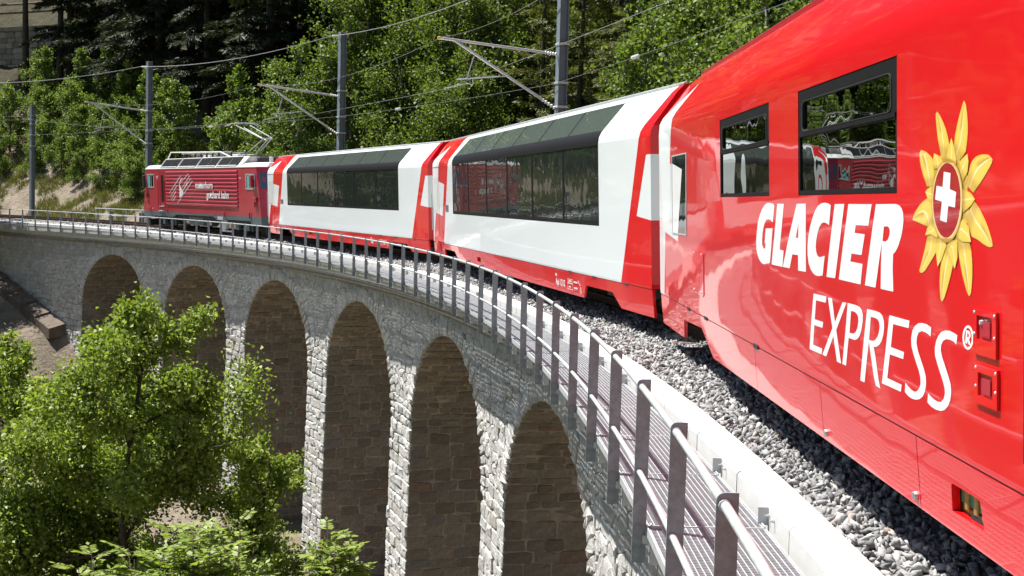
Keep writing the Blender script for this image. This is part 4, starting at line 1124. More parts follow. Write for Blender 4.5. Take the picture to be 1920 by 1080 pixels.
# ------------------------------------------------------------------ the red carriage
DIG = json.loads(DIG_JSON)
red = car_root('bar_carriage', T0)
tag(red, 'glossy red carriage with large white lettering and golden emblem, nearest of the train', 'railway carriage')
def build_red():
    root = red; LV = MAT['liv_red']
    XN, XF = -9.15, 8.90
    pf = full(PROF); n = len(pf)
    wins = [(4.443, 2.310), (1.372, -.792)]
    WB, WT = 1.814, 2.455
    prof_r = [(1.322, .724), (1.325, .75), (1.325, WB), (1.325, WT), (1.325, 2.54), (1.312, 2.66), (1.272, 2.735), (.977, 3.095), (.90, 3.165), (.854, 3.182), (.6, 3.235), (.0, 3.268)]
    pf = full(prof_r); n = len(pf)
    dx0, dx1 = -3.40, -2.415                           # doorway at the right-hand end of the photograph
    b_ = MB()
    st = [XN, dx0, dx1, -.792, 1.372, 2.310, 4.443, XF]
    for i in range(len(st) - 1):
        skip = []
        if st[i] in (-.792, 2.310): skip = [2]
        if st[i] == dx0: skip = [0, 1, 2, 3]
        loft(b_, pf, [st[i]] * n, [st[i + 1]] * n, skip)
    for x in (XN, XF): b_.add([(x, p[0], p[1]) for p in pf], [tuple(range(n))])
    o = b_.build('body', LV, root)
    smooth_by_angle(o, 25)
    for x0, x1 in wins:                                # windows: frame, hopper light above, fixed pane below
        f = lambda x, z, d: (x, d, z)
        w_ = MB()
        zd0, zd1 = 2.166, 2.200
        def rrect(a, b__, z0, z1, r=.05, rx=.11):
            pts = []
            for cx, cz, a0 in ((max(a, b__) - rx, z1 - r, 0), (min(a, b__) + rx, z1 - r, 90), (min(a, b__) + rx, z0 + r, 180), (max(a, b__) - rx, z0 + r, 270)):
                for t in (0, 30, 60, 90):
                    th = math.radians(a0 + t); pts.append((cx + rx * math.cos(th), cz + r * math.sin(th)))
            return pts
        inset = .115
        w_.prism([(x0 - .004, WB + .003), (x1 + .004, WB + .003), (x1 + .004, WT - .003), (x0 - .004, WT - .003)], f, 1.300, 1.322,
                 holes=[rrect(x0 - inset, x1 + inset, zd1 + .004, 2.383, .028, .06), [(x0 - .035, WB + .03), (x1 + .035, WB + .03), (x1 + .035, zd0), (x0 - .035, zd0)]])
        wf = w_.build('window', MAT['frame_black'], root)
        w_ = MB(); w_.box(x1 + inset - .02, x0 - inset + .02, 1.302, 1.309, zd1 - .01, 2.40); w_.build('hopper_pane', MAT['glass_dark'], wf)
        w_ = MB(); w_.box(x1 + .02, x0 - .02, 1.302, 1.313, WB + .012, zd0 + .015); w_.build('pane', MAT['glass_dark'], wf)
        w_ = MB(); w_.box(x1 + .02, x0 - .02, 1.3225, 1.330, zd0 + .006, zd1 - .006); w_.build('divider', MAT['frame_black'], wf)
        rim = MB()
        rr = rrect(x0 - inset, x1 + inset, zd1 + .004, 2.383, .028, .06)
        cpt = [(sum(p[0] for p in rr) / len(rr)), (sum(p[1] for p in rr) / len(rr))]
        rr2 = [(cpt[0] + (p[0] - cpt[0]) * 1.012, cpt[1] + (p[1] - cpt[1]) * 1.05) for p in rr]
        rim.prism(rr2, f, 1.3225, 1.3255, holes=[rr]); rim.build('seal', MAT['rubber'], wf)
    # dark interior behind the windows
    b_ = MB(); b_.box(-8.9, 8.6, -1.1, .35, .8, 1.0); b_.box(-8.9, 8.6, -1.22, -1.15, 1.0, 3.0); b_.build('interior_lining', MAT['seat'], root)
    # skirt
    P_ = [[(8.88, .379), (7.06, .379), (6.96, .570), (5.70, .600), (5.09, .383), (2.955, .383), (2.955, .715), (8.88, .715)],
          [(2.945, .383), (.835, .383), (.835, .715), (2.945, .715)],
          [(.825, .383), (-1.07, .383), (-1.07, .715), (.825, .715)],
          [(-1.08, .383), (-3.36, .383), (-3.36, .715), (-1.08, .715)],
          [(-3.37, .383), (-9.14, .383), (-9.14, .715), (-3.37, .715)]]
    HT = [(-1.535, .475), (-1.545, .590), (-1.570, .597), (-1.870, .597), (-1.900, .588), (-1.930, .482)]
    for i, poly in enumerate(P_):
        b_ = MB(); skirt_poly(b_, poly, side=1, holes=[HT] if i == 3 else [])
        b_.build('skirt_panel', LV, root)
        b_ = MB(); skirt_poly(b_, poly, side=-1); b_.build('skirt_panel', LV, root)
    b_ = MB(); b_.box(2.92, -9.1, 1.305, 1.318, .712, .726); b_.box(8.85, 2.92, 1.305, 1.318, .712, .726); b_.build('skirt_gap', MAT['rubber'], root)
    b_ = MB()
    for x in (2.86, 5.35, 6.5): b_.box(x - .09, x + .09, 1.31, 1.3285, .705, .735)
    b_.build('jacking_mark', MAT['rubber'], root)
    for x in (.74, -1.02):                             # skirt locks
        b_ = MB(); b_.lathe((x, 1.300, .43), (x, 1.316, .43), [(0, .022), (1, .020)], 12); lk = b_.build('skirt_lock', MAT['galv'], root)
        b_ = MB(); b_.box(x - .004, x + .004, 1.316, 1.3175, .416, .444); b_.build('slot', MAT['rubber'], lk)
    # opening with taps and gauges
    b_ = MB(); b_.box(-1.98, -1.50, 1.250, 1.258, .45, .62); hb = b_.build('service_hatch', MAT['brass'], root)
    for i in range(3):
        x = -1.60 - .11 * i
        b_ = MB(); b_.box(x - .022, x + .022, 1.259, 1.278, .525, .595); b_.build('tap', MAT['green_plastic'], hb)
        b_ = MB(); b_.bbox(x - .075, x - .03, 1.259, 1.284, .50, .60, .006); b_.build('pipe_block', MAT['brass'], hb)
    for z in (.575, .52):
        b_ = MB(); b_.lathe((-1.885, 1.259, z), (-1.885, 1.292, z), [(0, .026), (.8, .026), (1, .018)], 12); b_.build('cap', MAT['copper'], hb)
    b_ = MB(); b_.box(-1.86, -1.70, 1.259, 1.280, .478, .508); b_.build('label_block', MAT['rubber'], hb)
    # two recessed flap boxes below the emblem
    for (xa, xb, z0, z1, ia, ib, iz0, iz1) in ((-1.887, -2.14, 1.182, 1.358, -1.928, -2.098, 1.242, 1.334), (-1.905, -2.155, .990, 1.143, -1.945, -2.106, 1.022, 1.113)):
        f = lambda x, z, d: (x, d, z)
        b_ = MB(); b_.prism([(xa, z0), (xb, z0), (xb, z1), (xa, z1)], f, 1.3255, 1.337, holes=[[(ia, iz0), (ib, iz0), (ib, iz1), (ia, iz1)]])
        fb = b_.build('flap_box', LV, root)
        b_ = MB(); b_.box(ib, ia, 1.3262, 1.3275, iz0, iz1); b_.build('recess', MAT['loco_red_dark'], fb)
        b_ = MB(); b_.box(ib + .03, ia - .035, 1.3275, 1.3345, iz0 + .012, iz1 - .02); b_.build('flap', MAT['loco_red'], fb)
        for cx in (xa - .016, xb + .016):
            for cz in (z1 - .014, (z0 + z1) / 2 - .01):
                b_ = MB(); b_.lathe((cx, 1.337, cz), (cx, 1.340, cz), [(0, .007), (1, .005)], 8); b_.build('screw', MAT['galv'], fb)
        if z0 > 1.1:
            b_ = MB(); b_.lathe((ia - .05, 1.3275, iz1 - .025), (ia - .05, 1.342, iz1 - .025), [(0, .011), (1, .009)], 8); b_.build('keyhole', MAT['galv'], fb)
    # handle recess plate and door
    b_ = MB(); pts = [(6.17, .925), (6.12, .908), (5.48, .906), (5.432, .925), (5.422, 1.30), (5.46, 1.322), (6.11, 1.320), (6.155, 1.305)]
    f = lambda x, z, d: (x, d, z)
    b_.prism(pts, f, 1.3255, 1.331); hp = b_.build('access_plate', LV, root)
    for x in (5.55, 6.04):
        for z in (.94, 1.29):
            b_ = MB(); b_.lathe((x, 1.331, z), (x, 1.336, z), [(0, .013), (1, .010)], 8); b_.build('screw', MAT['galv'], hp)
    b_ = MB(); b_.prism([(7.702, 1.436), (6.58, 1.441), (6.533, 2.262), (7.702, 2.268)], f, 1.3265, 1.330, holes=[[(7.67, 1.45), (6.62, 1.455), (6.575, 2.25), (7.67, 2.254)]])
    dw = b_.build('door_window', MAT['galv'], root)
    # the glazing is partly covered by the white cross print
    b_ = MB(); b_.prism([(7.67, 1.45), (6.62, 1.455), (6.575, 2.25), (7.67, 2.254)], f, 1.3262, 1.3275); b_.build('pane', MAT['glass_dark'], dw)
    b_ = MB(); b_.prism([(7.665, 1.452), (7.24, 1.452), (6.885, 2.105), (7.665, 2.183)], f, 1.328, None); b_.build('cross_print', MAT['white_paint'], dw, fixn=False)
    # doorway: recessed door leaf with rubber seal
    b_ = MB(); b_.box(dx0, dx1 - .02, 1.22, 1.26, .73, 2.53); dl = b_.build('door', LV, root)
    b_ = MB(); b_.box(dx1 - .045, dx1 + .003, 1.24, 1.334, .84, 2.49); b_.build('seal', MAT['rubber'], dl)
    b_ = MB(); b_.box(dx0 + .2, dx1 - .2, 1.262, 1.268, 1.45, 2.3); b_.build('door_pane', MAT['glass_dark'], dl)
    # roof edge rail and roof box
    for sy in (1, -1):
        b_ = MB(); b_.bbox(XN + .02, XF - .5, sy * .872 - .03, sy * .872 + .03, 3.17, 3.215, .01); b_.build('roof_gutter', MAT['loco_red_dark'], root)
    b_ = MB(); b_.box(-8.9, 8.7, -1.0, 1.0, .55, .78); b_.box(-3, 3.2, -.95, .95, .42, .56); b_.build('underframe', MAT['black'], root)
    bogie(root, 6.35); bogie(root, -6.6)
    b_ = MB(); b_.box(XF, XF + .42, -.62, .62, .75, 2.75); b_.build('gangway_bellows', MAT['rubber'], root)
    # lettering
    for k, rings in DIG['letters'].items():
        b_ = MB(); b_.prism(rings[0], f, 1.3262, None, holes=rings[1:])
        nm = 'lettering_glacier' if k in 'GLACIER' else ('registered_mark' if k in ('ring', 'Rr') else 'lettering_express')
        nm = {'lettering_glacier': 'bold_letter', 'lettering_express': 'slim_letter'}.get(nm, nm)
        b_.build(nm, MAT['white_paint'], root, fixn=False)
    # emblem: golden star of leaves round a red oval with a white cross (a flat print)
    gm, nt, bs = mat_base('emblem_gold_print', .3, 0, .5)
    at_ = nt.nodes.new('ShaderNodeVertexColor'); at_.layer_name = 'print'
    nt.links.new(at_.outputs[0], bs.inputs['Base Color'])
    E = DIG['emblem']
    emb = None
    GOLD, PALE, DEEP = (.80, .54, .09), (.93, .84, .50), (.26, .13, .02)
    def petal(pts, y, nm, parent, small):
        n = len(pts); k = n // 2
        tip_i = max(range(n), key=lambda i: (pts[i][0] - (pts[0][0] + pts[-1][0]) / 2) ** 2 + ((pts[i][1] - (pts[0][1] + pts[-1][1]) / 2) * 1.3) ** 2)
        left = pts[:tip_i + 1]; right = pts[tip_i:][::-1]
        m_ = 9
        def samp(line, t):
            x = t * (len(line) - 1); i = min(int(x), len(line) - 2); u = x - i
            return [line[i][j] * (1 - u) + line[i + 1][j] * u for j in (0, 1)]
        vs = []; cs = []
        w_ = (0, .16, .40, .47, .54, .78, 1)
        for i in range(m_ + 1):
            t = i / m_
            a_, c_ = samp(left, t), samp(right, t)
            for j, u in enumerate(w_):
                vs.append((a_[0] * (1 - u) + c_[0] * u, y, a_[1] * (1 - u) + c_[1] * u))
                if j in (0, 6): col = tuple(GOLD[q] * .92 for q in range(3))
                elif j == 3: col = PALE
                elif j in (2,) and .35 < t < .8 and not small: col = tuple(GOLD[q] * .55 + DEEP[q] * .45 for q in range(3))
                elif j == 4 and t > .7 and not small: col = tuple(GOLD[q] * .6 + DEEP[q] * .4 for q in range(3))
                else: col = tuple(min(GOLD[q] * 1.12, 1) for q in range(3))
                if t < .12: col = tuple(col[q] * .6 + DEEP[q] * .4 for q in range(3))
                cs.append((*col, 1))
        fs = [(i * 7 + j, i * 7 + j + 1, (i + 1) * 7 + j + 1, (i + 1) * 7 + j) for i in range(m_) for j in range(6)]
        b_ = MB(); b_.add(vs, fs)
        me_ = b_.mesh(nm)
        ca = me_.color_attributes.new('print', 'FLOAT_COLOR', 'POINT')
        ca.data.foreach_set('color', [c for col in cs for c in col])
        me_.materials.append(gm)
        return link(nm, me_, None, parent)
    b_ = MB(); b_.prism(E['ring'], f, 1.3296, None, holes=[E['ringin']])
    me_ = b_.mesh('emblem'); ca = me_.color_attributes.new('print', 'FLOAT_COLOR', 'POINT')
    nn = len(E['ring'])
    ca.data.foreach_set('color', [c for i in range(nn * 2) for c in ((.50, .28, .04, 1) if i < nn else (.92, .72, .30, 1))])
    me_.materials.append(gm); emb = link('emblem', me_, None, root)
    cx_ = sum(p[0] for p in E['ring']) / nn; cz_ = sum(p[1] for p in E['ring']) / nn
    b_ = MB(); va = []; cc = []
    for i, p in enumerate(E['ring']):                  # golden collar of small leaves behind the ring
        for u, col in ((.9, DEEP), (1.12, (.62, .38, .07)), (1.30 if i % 3 else 1.18, GOLD)):
            va.append((cx_ + (p[0] - cx_) * u * (1.04 if u > 1.1 else 1), 1.32625, cz_ + (p[1] - cz_) * (1 + (u - 1) * .62))); cc.append((*col, 1))
    b_.add(va, [(3 * i + j, 3 * ((i + 1) % nn) + j, 3 * ((i + 1) % nn) + j + 1, 3 * i + j + 1) for i in range(nn) for j in range(2)])
    me_ = b_.mesh('collar'); ca = me_.color_attributes.new('print', 'FLOAT_COLOR', 'POINT'); ca.data.foreach_set('color', [c for col in cc for c in col]); me_.materials.append(gm)
    link('collar', me_, None, emb)
    for i, (k, pts) in enumerate(E['pet'].items()):
        petal(pts, 1.3264 + (.0010 if k[0] == 'q' else 0) + .00008 * i, 'golden_leaf', emb, k[0] == 'q')
    b_ = MB(); b_.prism(E['ringin'], f, 1.3292, None); b_.build('red_oval', simple('emblem_red', (.42, .004, .012), .25, coat=.8, var=.03), emb, fixn=False)
    b_ = MB(); b_.prism(E['cross'], f, 1.3298, None); b_.build('white_cross', MAT['white_paint'], emb, fixn=False)
build_red()

# ------------------------------------------------------------------ locomotive
loco = car_root('electric_locomotive', T3)
tag(loco, 'dark red electric locomotive with ribbed sides leading the train on the curve', 'locomotive')
def build_loco():
    root = loco
    f = lambda x, z, d: (x, d, z)
    b_ = MB()
    def ring(z, xe, xn, y=1.325, yn=.95): return [(xe, y, z), (xn, yn, z), (xn, -yn, z), (xe, -y, z), (-xe, -y, z), (-xn, -yn, z), (-xn, yn, z), (-xe, y, z)]
    lev = [ring(.945, 7.12, 7.40), ring(1.55, 7.0, 7.34), ring(2.0, 6.9, 7.22), ring(2.74, 6.74, 6.98), ring(2.80, 6.72, 6.95, 1.318)]
    vs = [p for l in lev for p in l]; fs = []
    for i in range(len(lev) - 1):
        for j in range(8): fs.append((i * 8 + j, i * 8 + (j + 1) % 8, (i + 1) * 8 + (j + 1) % 8, (i + 1) * 8 + j))
    fs.append(tuple(range(7, -1, -1))); fs.append(tuple(range(32, 40)))
    b_.add(vs, fs); b_.build('body', MAT['loco_red'], root)
    b_ = MB()                                         # light grey roof edge
    lev = [ring(2.801, 6.745, 6.98, 1.332, .97), ring(2.83, 6.745, 6.98, 1.332, .97), ring(2.97, 6.66, 6.88, 1.17, .84), ring(2.99, 6.5, 6.7, 1.0, .74)]
    vs = [p for l in lev for p in l]; fs = []
    for i in range(len(lev) - 1):
        for j in range(8): fs.append((i * 8 + j, i * 8 + (j + 1) % 8, (i + 1) * 8 + (j + 1) % 8, (i + 1) * 8 + j))
    fs.append(tuple(range(7, -1, -1))); fs.append(tuple(range(24, 32)))
    b_.add(vs, fs); b_.build('roof', MAT['grey_light'], root)
    # sloped ventilation panels
    for sy in (1, -1):
        g = lambda x, u, d=0.0: (x, sy * (1.305 - .26 * u + d * .8), 2.845 + .40 * u + d * .55)
        b_ = MB()
        pa = [g(5.05, 0), g(-5.05, 0), g(-5.45, 1), g(4.45, 1)]; pb = [(p[0], sy * .3, 2.9) for p in pa]
        b_.add(pa + pb, [(0, 1, 2, 3), (0, 4, 5, 1), (1, 5, 6, 2), (2, 6, 7, 3), (3, 7, 4, 0)])
        vp = b_.build('vent_panel', MAT['grey_light'], root)
        for k in range(4):
            for h in range(2):
                x1 = 4.55 - k * 2.36 - h * 1.12; x0 = x1 - 1.04
                b_ = MB()
                sh = lambda x, u: x - .10 * u * 2
                b_.add([g(sh(x0, .13), .13, .012), g(sh(x1, .13), .13, .012), g(sh(x1, .85), .85, .012), g(sh(x0, .85), .85, .012)], [(0, 1, 2, 3)])
                for q in range(7):
                    xx = x0 + (x1 - x0) * (q + .5) / 7
                    b_.tube([g(sh(xx, .15), .15, .02), g(sh(xx, .83), .83, .02)], .018, 4)
                b_.build('grille', MAT['grey_dark'] if False else MAT['black'], vp)
            x1 = 4.66 - k * 2.36
            b_ = MB(); b_.tube([g(x1, .05, .02), g(x1 - .18, .95, .02)], .03, 5); b_.tube([g(x1, .08, .02), g(x1 - 2.2, .08, .02)], .025, 5); b_.tube([g(x1 - .2, .93, .02), g(x1 - 2.4, .93, .02)], .025, 5)
            b_.build('grille_frame', MAT['grey_light'], vp)
    b_ = MB(); b_.box(-5.45, 4.45, -1.03, 1.03, 3.02, 3.235); b_.build('roof_deck', MAT['grey_light'], root)
    # roof equipment
    for i in range(9):
        x = 3.9 - i * .72
        b_ = MB()
        for q in range(4): b_.lathe((x, .45, 3.22 + q * .06), (x, .45, 3.28 + q * .06), [(0, .035), (.5, .07), (1, .035)], 8)
        b_.build('roof_insulator', MAT['rail'], root)
    b_ = MB(); b_.tube([(4.2, .45, 3.47), (-2.0, .45, 3.47)], .025, 6); b_.tube([(3.8, .2, 3.42), (-2.6, .15, 3.42)], .02, 6); b_.build('busbar', MAT['wire'], root)
    b_ = MB(); b_.tube([(6.0, .62, 3.05), (5.2, .62, 3.55), (-1.1, .62, 3.47), (-2.4, .62, 3.22)], .028, 6); b_.tube([(5.2, .62, 3.55), (5.2, -.5, 3.55)], .028, 6); b_.build('roof_rail', MAT['grey_light'], root)
    for x0, x1, z1, m_ in ((3.2, 2.5, 3.40, 'grey_dark'), (1.9, 1.1, 3.36, 'grey_light'), (.4, -.6, 3.38, 'grey_dark'), (-1.4, -2.2, 3.36, 'grey_light')):
        b_ = MB(); b_.bbox(x1, x0, -.5, .3, 3.216, z1, .02); b_.build('roof_box', MAT[m_], root)
    for x, y, r_, h in ((-5.85, .35, .07, .22), (-6.35, .2, .09, .16)):
        b_ = MB(); b_.lathe((x, y, 3.0), (x, y, 3.0 + h), [(0, r_), (.1, r_ * 1.1), (.85, r_ * 1.1), (.9, r_ * .8), (1, r_ * .8)], 12); b_.build('roof_pot', MAT['grey_light'], root)
    b_ = MB(); b_.bbox(-5.6, -4.7, -.6, .75, 3.0, 3.2, .04); b_.bbox(-6.6, -5.5, -.7, -.1, 3.0, 3.22, .04); b_.build('roof_box', MAT['black'], root)
    # single-arm pantograph, raised
    b_ = MB()
    for y in (-.25, .25):
        b_.tube([(-2.85, y, 3.30), (-4.65, y * .7, 3.92)], .024, 6)
    b_.tube([(-3.15, 0, 3.27), (-4.9, 0, 3.98)], .02, 6)
    pn = b_.build('pantograph', MAT['wire'], root)
    b_ = MB(); b_.tube([(-4.65, .22, 3.93), (-2.1, .30, 4.52)], .018, 6); b_.tube([(-4.65, -.22, 3.93), (-2.1, -.30, 4.52)], .018, 6); b_.tube([(-4.5, .0, 3.86), (-2.2, .0, 4.42)], .015, 5)
    b_.tube([(-4.65, -.22, 3.93), (-4.65, .22, 3.93)], .03, 6); b_.build('upper_arm', MAT['galv'], pn)
    b_ = MB()
    for x in (-2.25, -1.95): b_.tube([(x, .72, 4.48), (x, .55, 4.58), (x, .3, 4.62), (x, -.3, 4.62), (x, -.55, 4.58), (x, -.72, 4.48)], .016, 6)
    b_.tube([(-2.25, .3, 4.62), (-1.95, .3, 4.62)], .015, 5); b_.tube([(-2.25, -.3, 4.62), (-1.95, -.3, 4.62)], .015, 5); b_.build('collector_head', MAT['grey_light'], pn)
    b_ = MB(); b_.bbox(-3.4, -2.6, -.45, .45, 3.216, 3.30, .02); b_.build('base_frame', MAT['black'], pn)
    # ribs
    for sy in (1, -1):
        for k in range(10):
            z = 2.652 - k * .1495
            b_ = MB(); prf = [(1.3255, -.052), (1.35, -.04), (1.362, -.012), (1.362, .018), (1.345, .045), (1.3255, .052)]
            n = len(prf)
            va = [(3.88 if True else 0, sy * p[0], z + p[1]) for p in prf]; vb = [(-4.78, sy * p[0], z + p[1]) for p in prf]
            b_.add(va + vb, [(i, i + 1, n + i + 1, n + i) for i in range(n - 1)] + [tuple(range(n)), tuple(range(2 * n - 1, n - 1, -1))])
            b_.build('side_rib', MAT['loco_red'], root)
    # cab windows, doors
    for x0, x1, zb, zt in ((6.48, 5.54, 1.985, 2.595), (-5.65, -6.575, 1.965, 2.558)):
        b_ = MB(); b_.prism([(x0, zb), (x1, zb), (x1, zt), (x0, zt)], f, 1.3255, 1.338, holes=[[(x0 - .07, zb + .045), (x1 + .07, zb + .045), (x1 + .07, zt - .045), (x0 - .07, zt - .045)]])
        wf = b_.build('cab_window', MAT['galv'], root)
        b_ = MB(); b_.box(x1 + .06, x0 - .06, 1.3262, 1.331, zb + .04, zt - .04); b_.build('pane', MAT['glass_dark'], wf)
        b_ = MB(); b_.box(x1 + .36, x1 + .42, 1.331, 1.336, zb + .045, zt - .045); b_.build('glazing_bar', MAT['galv'], wf)
        b_ = MB(); b_.box(x0 - .36, x0 - .14, 1.3315, 1.3325, zb + .05, zt - .05); b_.build('blind', MAT['teal'], wf)
    b_ = MB(); b_.prism([(4.72, 1.05), (4.02, 1.05), (4.02, 2.70), (4.72, 2.70)], f, 1.3255, 1.331, holes=[[(4.705, 1.06), (4.035, 1.06), (4.035, 2.69), (4.705, 2.69)]])
    dr = b_.build('cab_door', MAT['loco_red_dark'], root)
    b_ = MB(); pts = [(4.54, 1.42), (4.46, 1.355), (4.29, 1.355), (4.22, 1.42), (4.22, 2.50), (4.29, 2.565), (4.46, 2.565), (4.54, 2.50)]
    b_.prism(pts, f, 1.3255, 1.333); b_.build('door_window', MAT['frame_black'], dr)
    for x in (4.86, 3.96):
        b_ = MB(); b_.tube([(x, 1.33, 1.05), (x, 1.37, 1.1), (x, 1.37, 2.3), (x, 1.33, 2.35)], .018, 5); b_.build('handrail', MAT['loco_red_dark'], dr)
    b_ = MB(); b_.box(4.05, 4.7, 1.33, 1.43, .955, .985); b_.box(4.1, 4.65, 1.33, 1.42, 1.16, 1.18); b_.build('door_step', MAT['galv'], dr)
    # windscreens on the sloping noses
    for sx in (1, -1):
        b_ = MB()
        w = lambda y, z: (sx * (7.22 - (z - 2.0) * .325 + .012), y, z)
        for y0, y1 in ((-.86, -.06), (.06, .86)):
            b_.add([w(y0, 2.02), w(y1, 2.02), w(y1, 2.62), w(y0, 2.62)], [(0, 1, 2, 3)])
        b_.build('windscreen', MAT['glass_dark'], root)
        b_ = MB()
        ww = lambda t, z: (sx * (6.9 - (z - 2.0) * .22 + .32 * t * (1 - .3 * (z - 2)) + .012), 1.325 - .375 * t + .012, z)
        b_.add([ww(.2, 2.0), ww(.9, 2.0), ww(.9, 2.6), ww(.25, 2.6)], [(0, 1, 2, 3)])
        b_.build('corner_window', MAT['glass_dark'], root)
        for sy in (1, -1):
            b_ = MB(); b_.lathe((sx * 7.40, sy * .7, 1.25), (sx * 7.46, sy * .7, 1.25), [(0, .11), (1, .09)], 12); b_.build('headlight', MAT['insul'], root)
    # mirrors, lamp boxes and rails at the right-hand cab
    b_ = MB(); b_.bbox(-6.50, -6.30, 1.36, 1.46, 2.05, 2.50, .02); b_.tube([(-6.55, 1.33, 2.58), (-6.45, 1.42, 2.56)], .015, 5); b_.build('mirror', MAT['loco_red_dark'], root)
    b_ = MB(); b_.bbox(6.62, 6.80, 1.36, 1.47, 1.98, 2.55, .02); b_.build('mirror', MAT['black'], root)
    b_ = MB(); b_.bbox(-6.78, -6.45, 1.33, 1.40, 1.50, 1.68, .01); b_.tube([(-6.62, 1.37, 1.50), (-6.62, 1.37, 1.32)], .03, 6); b_.build('socket_box', MAT['loco_red_dark'], root)
    b_ = MB(); b_.bbox(6.45, 6.62, 1.33, 1.38, 1.55, 1.72, .01); b_.build('socket_box', MAT['loco_red_dark'], root)
    for x in (6.05, 3.65, -3.35, -6.05):
        b_ = MB(); b_.tube([(x, 1.34, 1.10), (x, 1.37, 1.05), (x, 1.37, .92), (x, 1.34, .86)], .022, 5); b_.build('hook', MAT['loco_red_dark'] if x > -6 else MAT['black'], root)
    # grey sole bar with cut-outs over the bogies
    SB = [(7.10, .62), (5.80, .62), (5.70, .735), (3.1, .735), (2.55, .84), (-1.9, .86), (-2.45, .72), (-3.0, .70), (-3.3, .76), (-6.0, .77), (-6.15, .62), (-7.12, .62), (-7.12, .943), (7.12, .943)]
    for sy in (1, -1):
        b_ = MB(); b_.prism(SB, lambda x, z, d: (x, sy * d, z), 1.29, 1.3255); b_.build('sole_bar', MAT['grey_dark'], root)
    for sx in (1, -1):
        b_ = MB(); b_.add([(sx * 7.12, 1.325, .6), (sx * 7.42, .95, .6), (sx * 7.42, -.95, .6), (sx * 7.12, -1.325, .6), (sx * 7.12, 1.325, .944), (sx * 7.42, .95, .944), (sx * 7.42, -.95, .944), (sx * 7.12, -1.325, .944)],
                          [(0, 1, 5, 4), (1, 2, 6, 5), (2, 3, 7, 6), (0, 3, 2, 1)])
        b_.build('buffer_beam', MAT['grey_dark'], root)
        b_ = MB(); b_.box(sx * 7.42 - (.0 if sx > 0 else .35), sx * 7.42 + (.35 if sx > 0 else .0), -.2, .2, .62, .85); b_.build('coupler', MAT['black'], root)
        b_ = MB(); b_.bbox(sx * 7.0 - .04, sx * 7.0 + .04, -1.1, 1.1, .26, .56, .01); b_.build('rail_guard', MAT['black'], root)
    b_ = MB(); b_.bbox(-2.5, -3.1, 1.30, 1.34, .74, .86, .004); b_.build('data_plate', MAT['galv'], root)
    # running gear
    b_ = MB(); b_.box(-6.9, 6.9, -1.1, 1.1, .62, .94); b_.build('underframe', MAT['black'], root)
    for x in (4.4, -4.6):
        bogie(root, x)
        for sx in (-1, 1):
            b_ = MB(); b_.bbox(x + sx * .55 - .18, x + sx * .55 + .18, .95, 1.12, .36, .62, .02); b_.build('spring_gear', MAT['grey_dark'], root)
            b_ = MB(); b_.tube([(x + sx * 1.1, 1.1, .35), (x + sx * 1.1, 1.1, .72)], .05, 6); b_.build('sand_pipe', MAT['grey_dark'], root)
    b_ = MB(); b_.bbox(-.2, 1.6, .55, 1.12, .42, .80, .03); b_.tube([(-.9, .85, .58), (2.2, .85, .58)], .19, 10); b_.build('equipment_case', MAT['grey_dark'], root)
    b_ = MB(); b_.add([(-2.35, 1.15, .72), (-3.0, 1.15, .72), (-2.8, 1.15, .30), (-2.5, 1.15, .30), (-2.35, 1.0, .72), (-3.0, 1.0, .72), (-2.8, 1.0, .30), (-2.5, 1.0, .30)], [(0, 1, 2, 3), (7, 6, 5, 4), (0, 4, 5, 1), (1, 5, 6, 2), (2, 6, 7, 3), (3, 7, 4, 0)])
    b_.bbox(-3.5, -2.4, 1.02, 1.14, .26, .32, .01); b_.build('sand_box', MAT['grey_light'], root)
    # mountain emblem and lettering on the ribs
    b_ = MB(); y = 1.366
    for (x0, z0), (x1, z1) in DIG['logo']:
        n_ = 6
        w = .042
        b_.add([(x0 + w, y, z0), (x0 - w, y, z0), (x1 - w * .6, y, z1), (x1 + w * .6, y, z1)], [(0, 1, 2, 3)])
    b_.prism(DIG['tri'], f, y, None)
    b_.build('mountain_emblem', MAT['white_paint'], root, fixn=False)
    flat_text('lettering', 'matterhorn', .40, -.02, y, 1.985, MAT['white_paint'], root, 1.12, .010)
    flat_text('lettering', 'gotthard bahn', .40, -1.36, y, 1.60, MAT['white_paint'], root, 1.12, .010)
    flat_text('number', '107', .16, 5.25, 1.328, 2.40, MAT['white_paint'], root, 1.3, .003)
    flat_text('number', '107', .10, -4.95, 1.328, 2.36, MAT['white_paint'], root, 1.3, .002)
    flat_text('small_lettering', '107', .10, 5.9, 1.328, 1.02, MAT['white_paint'], root, 1.2, .001)
build_loco()

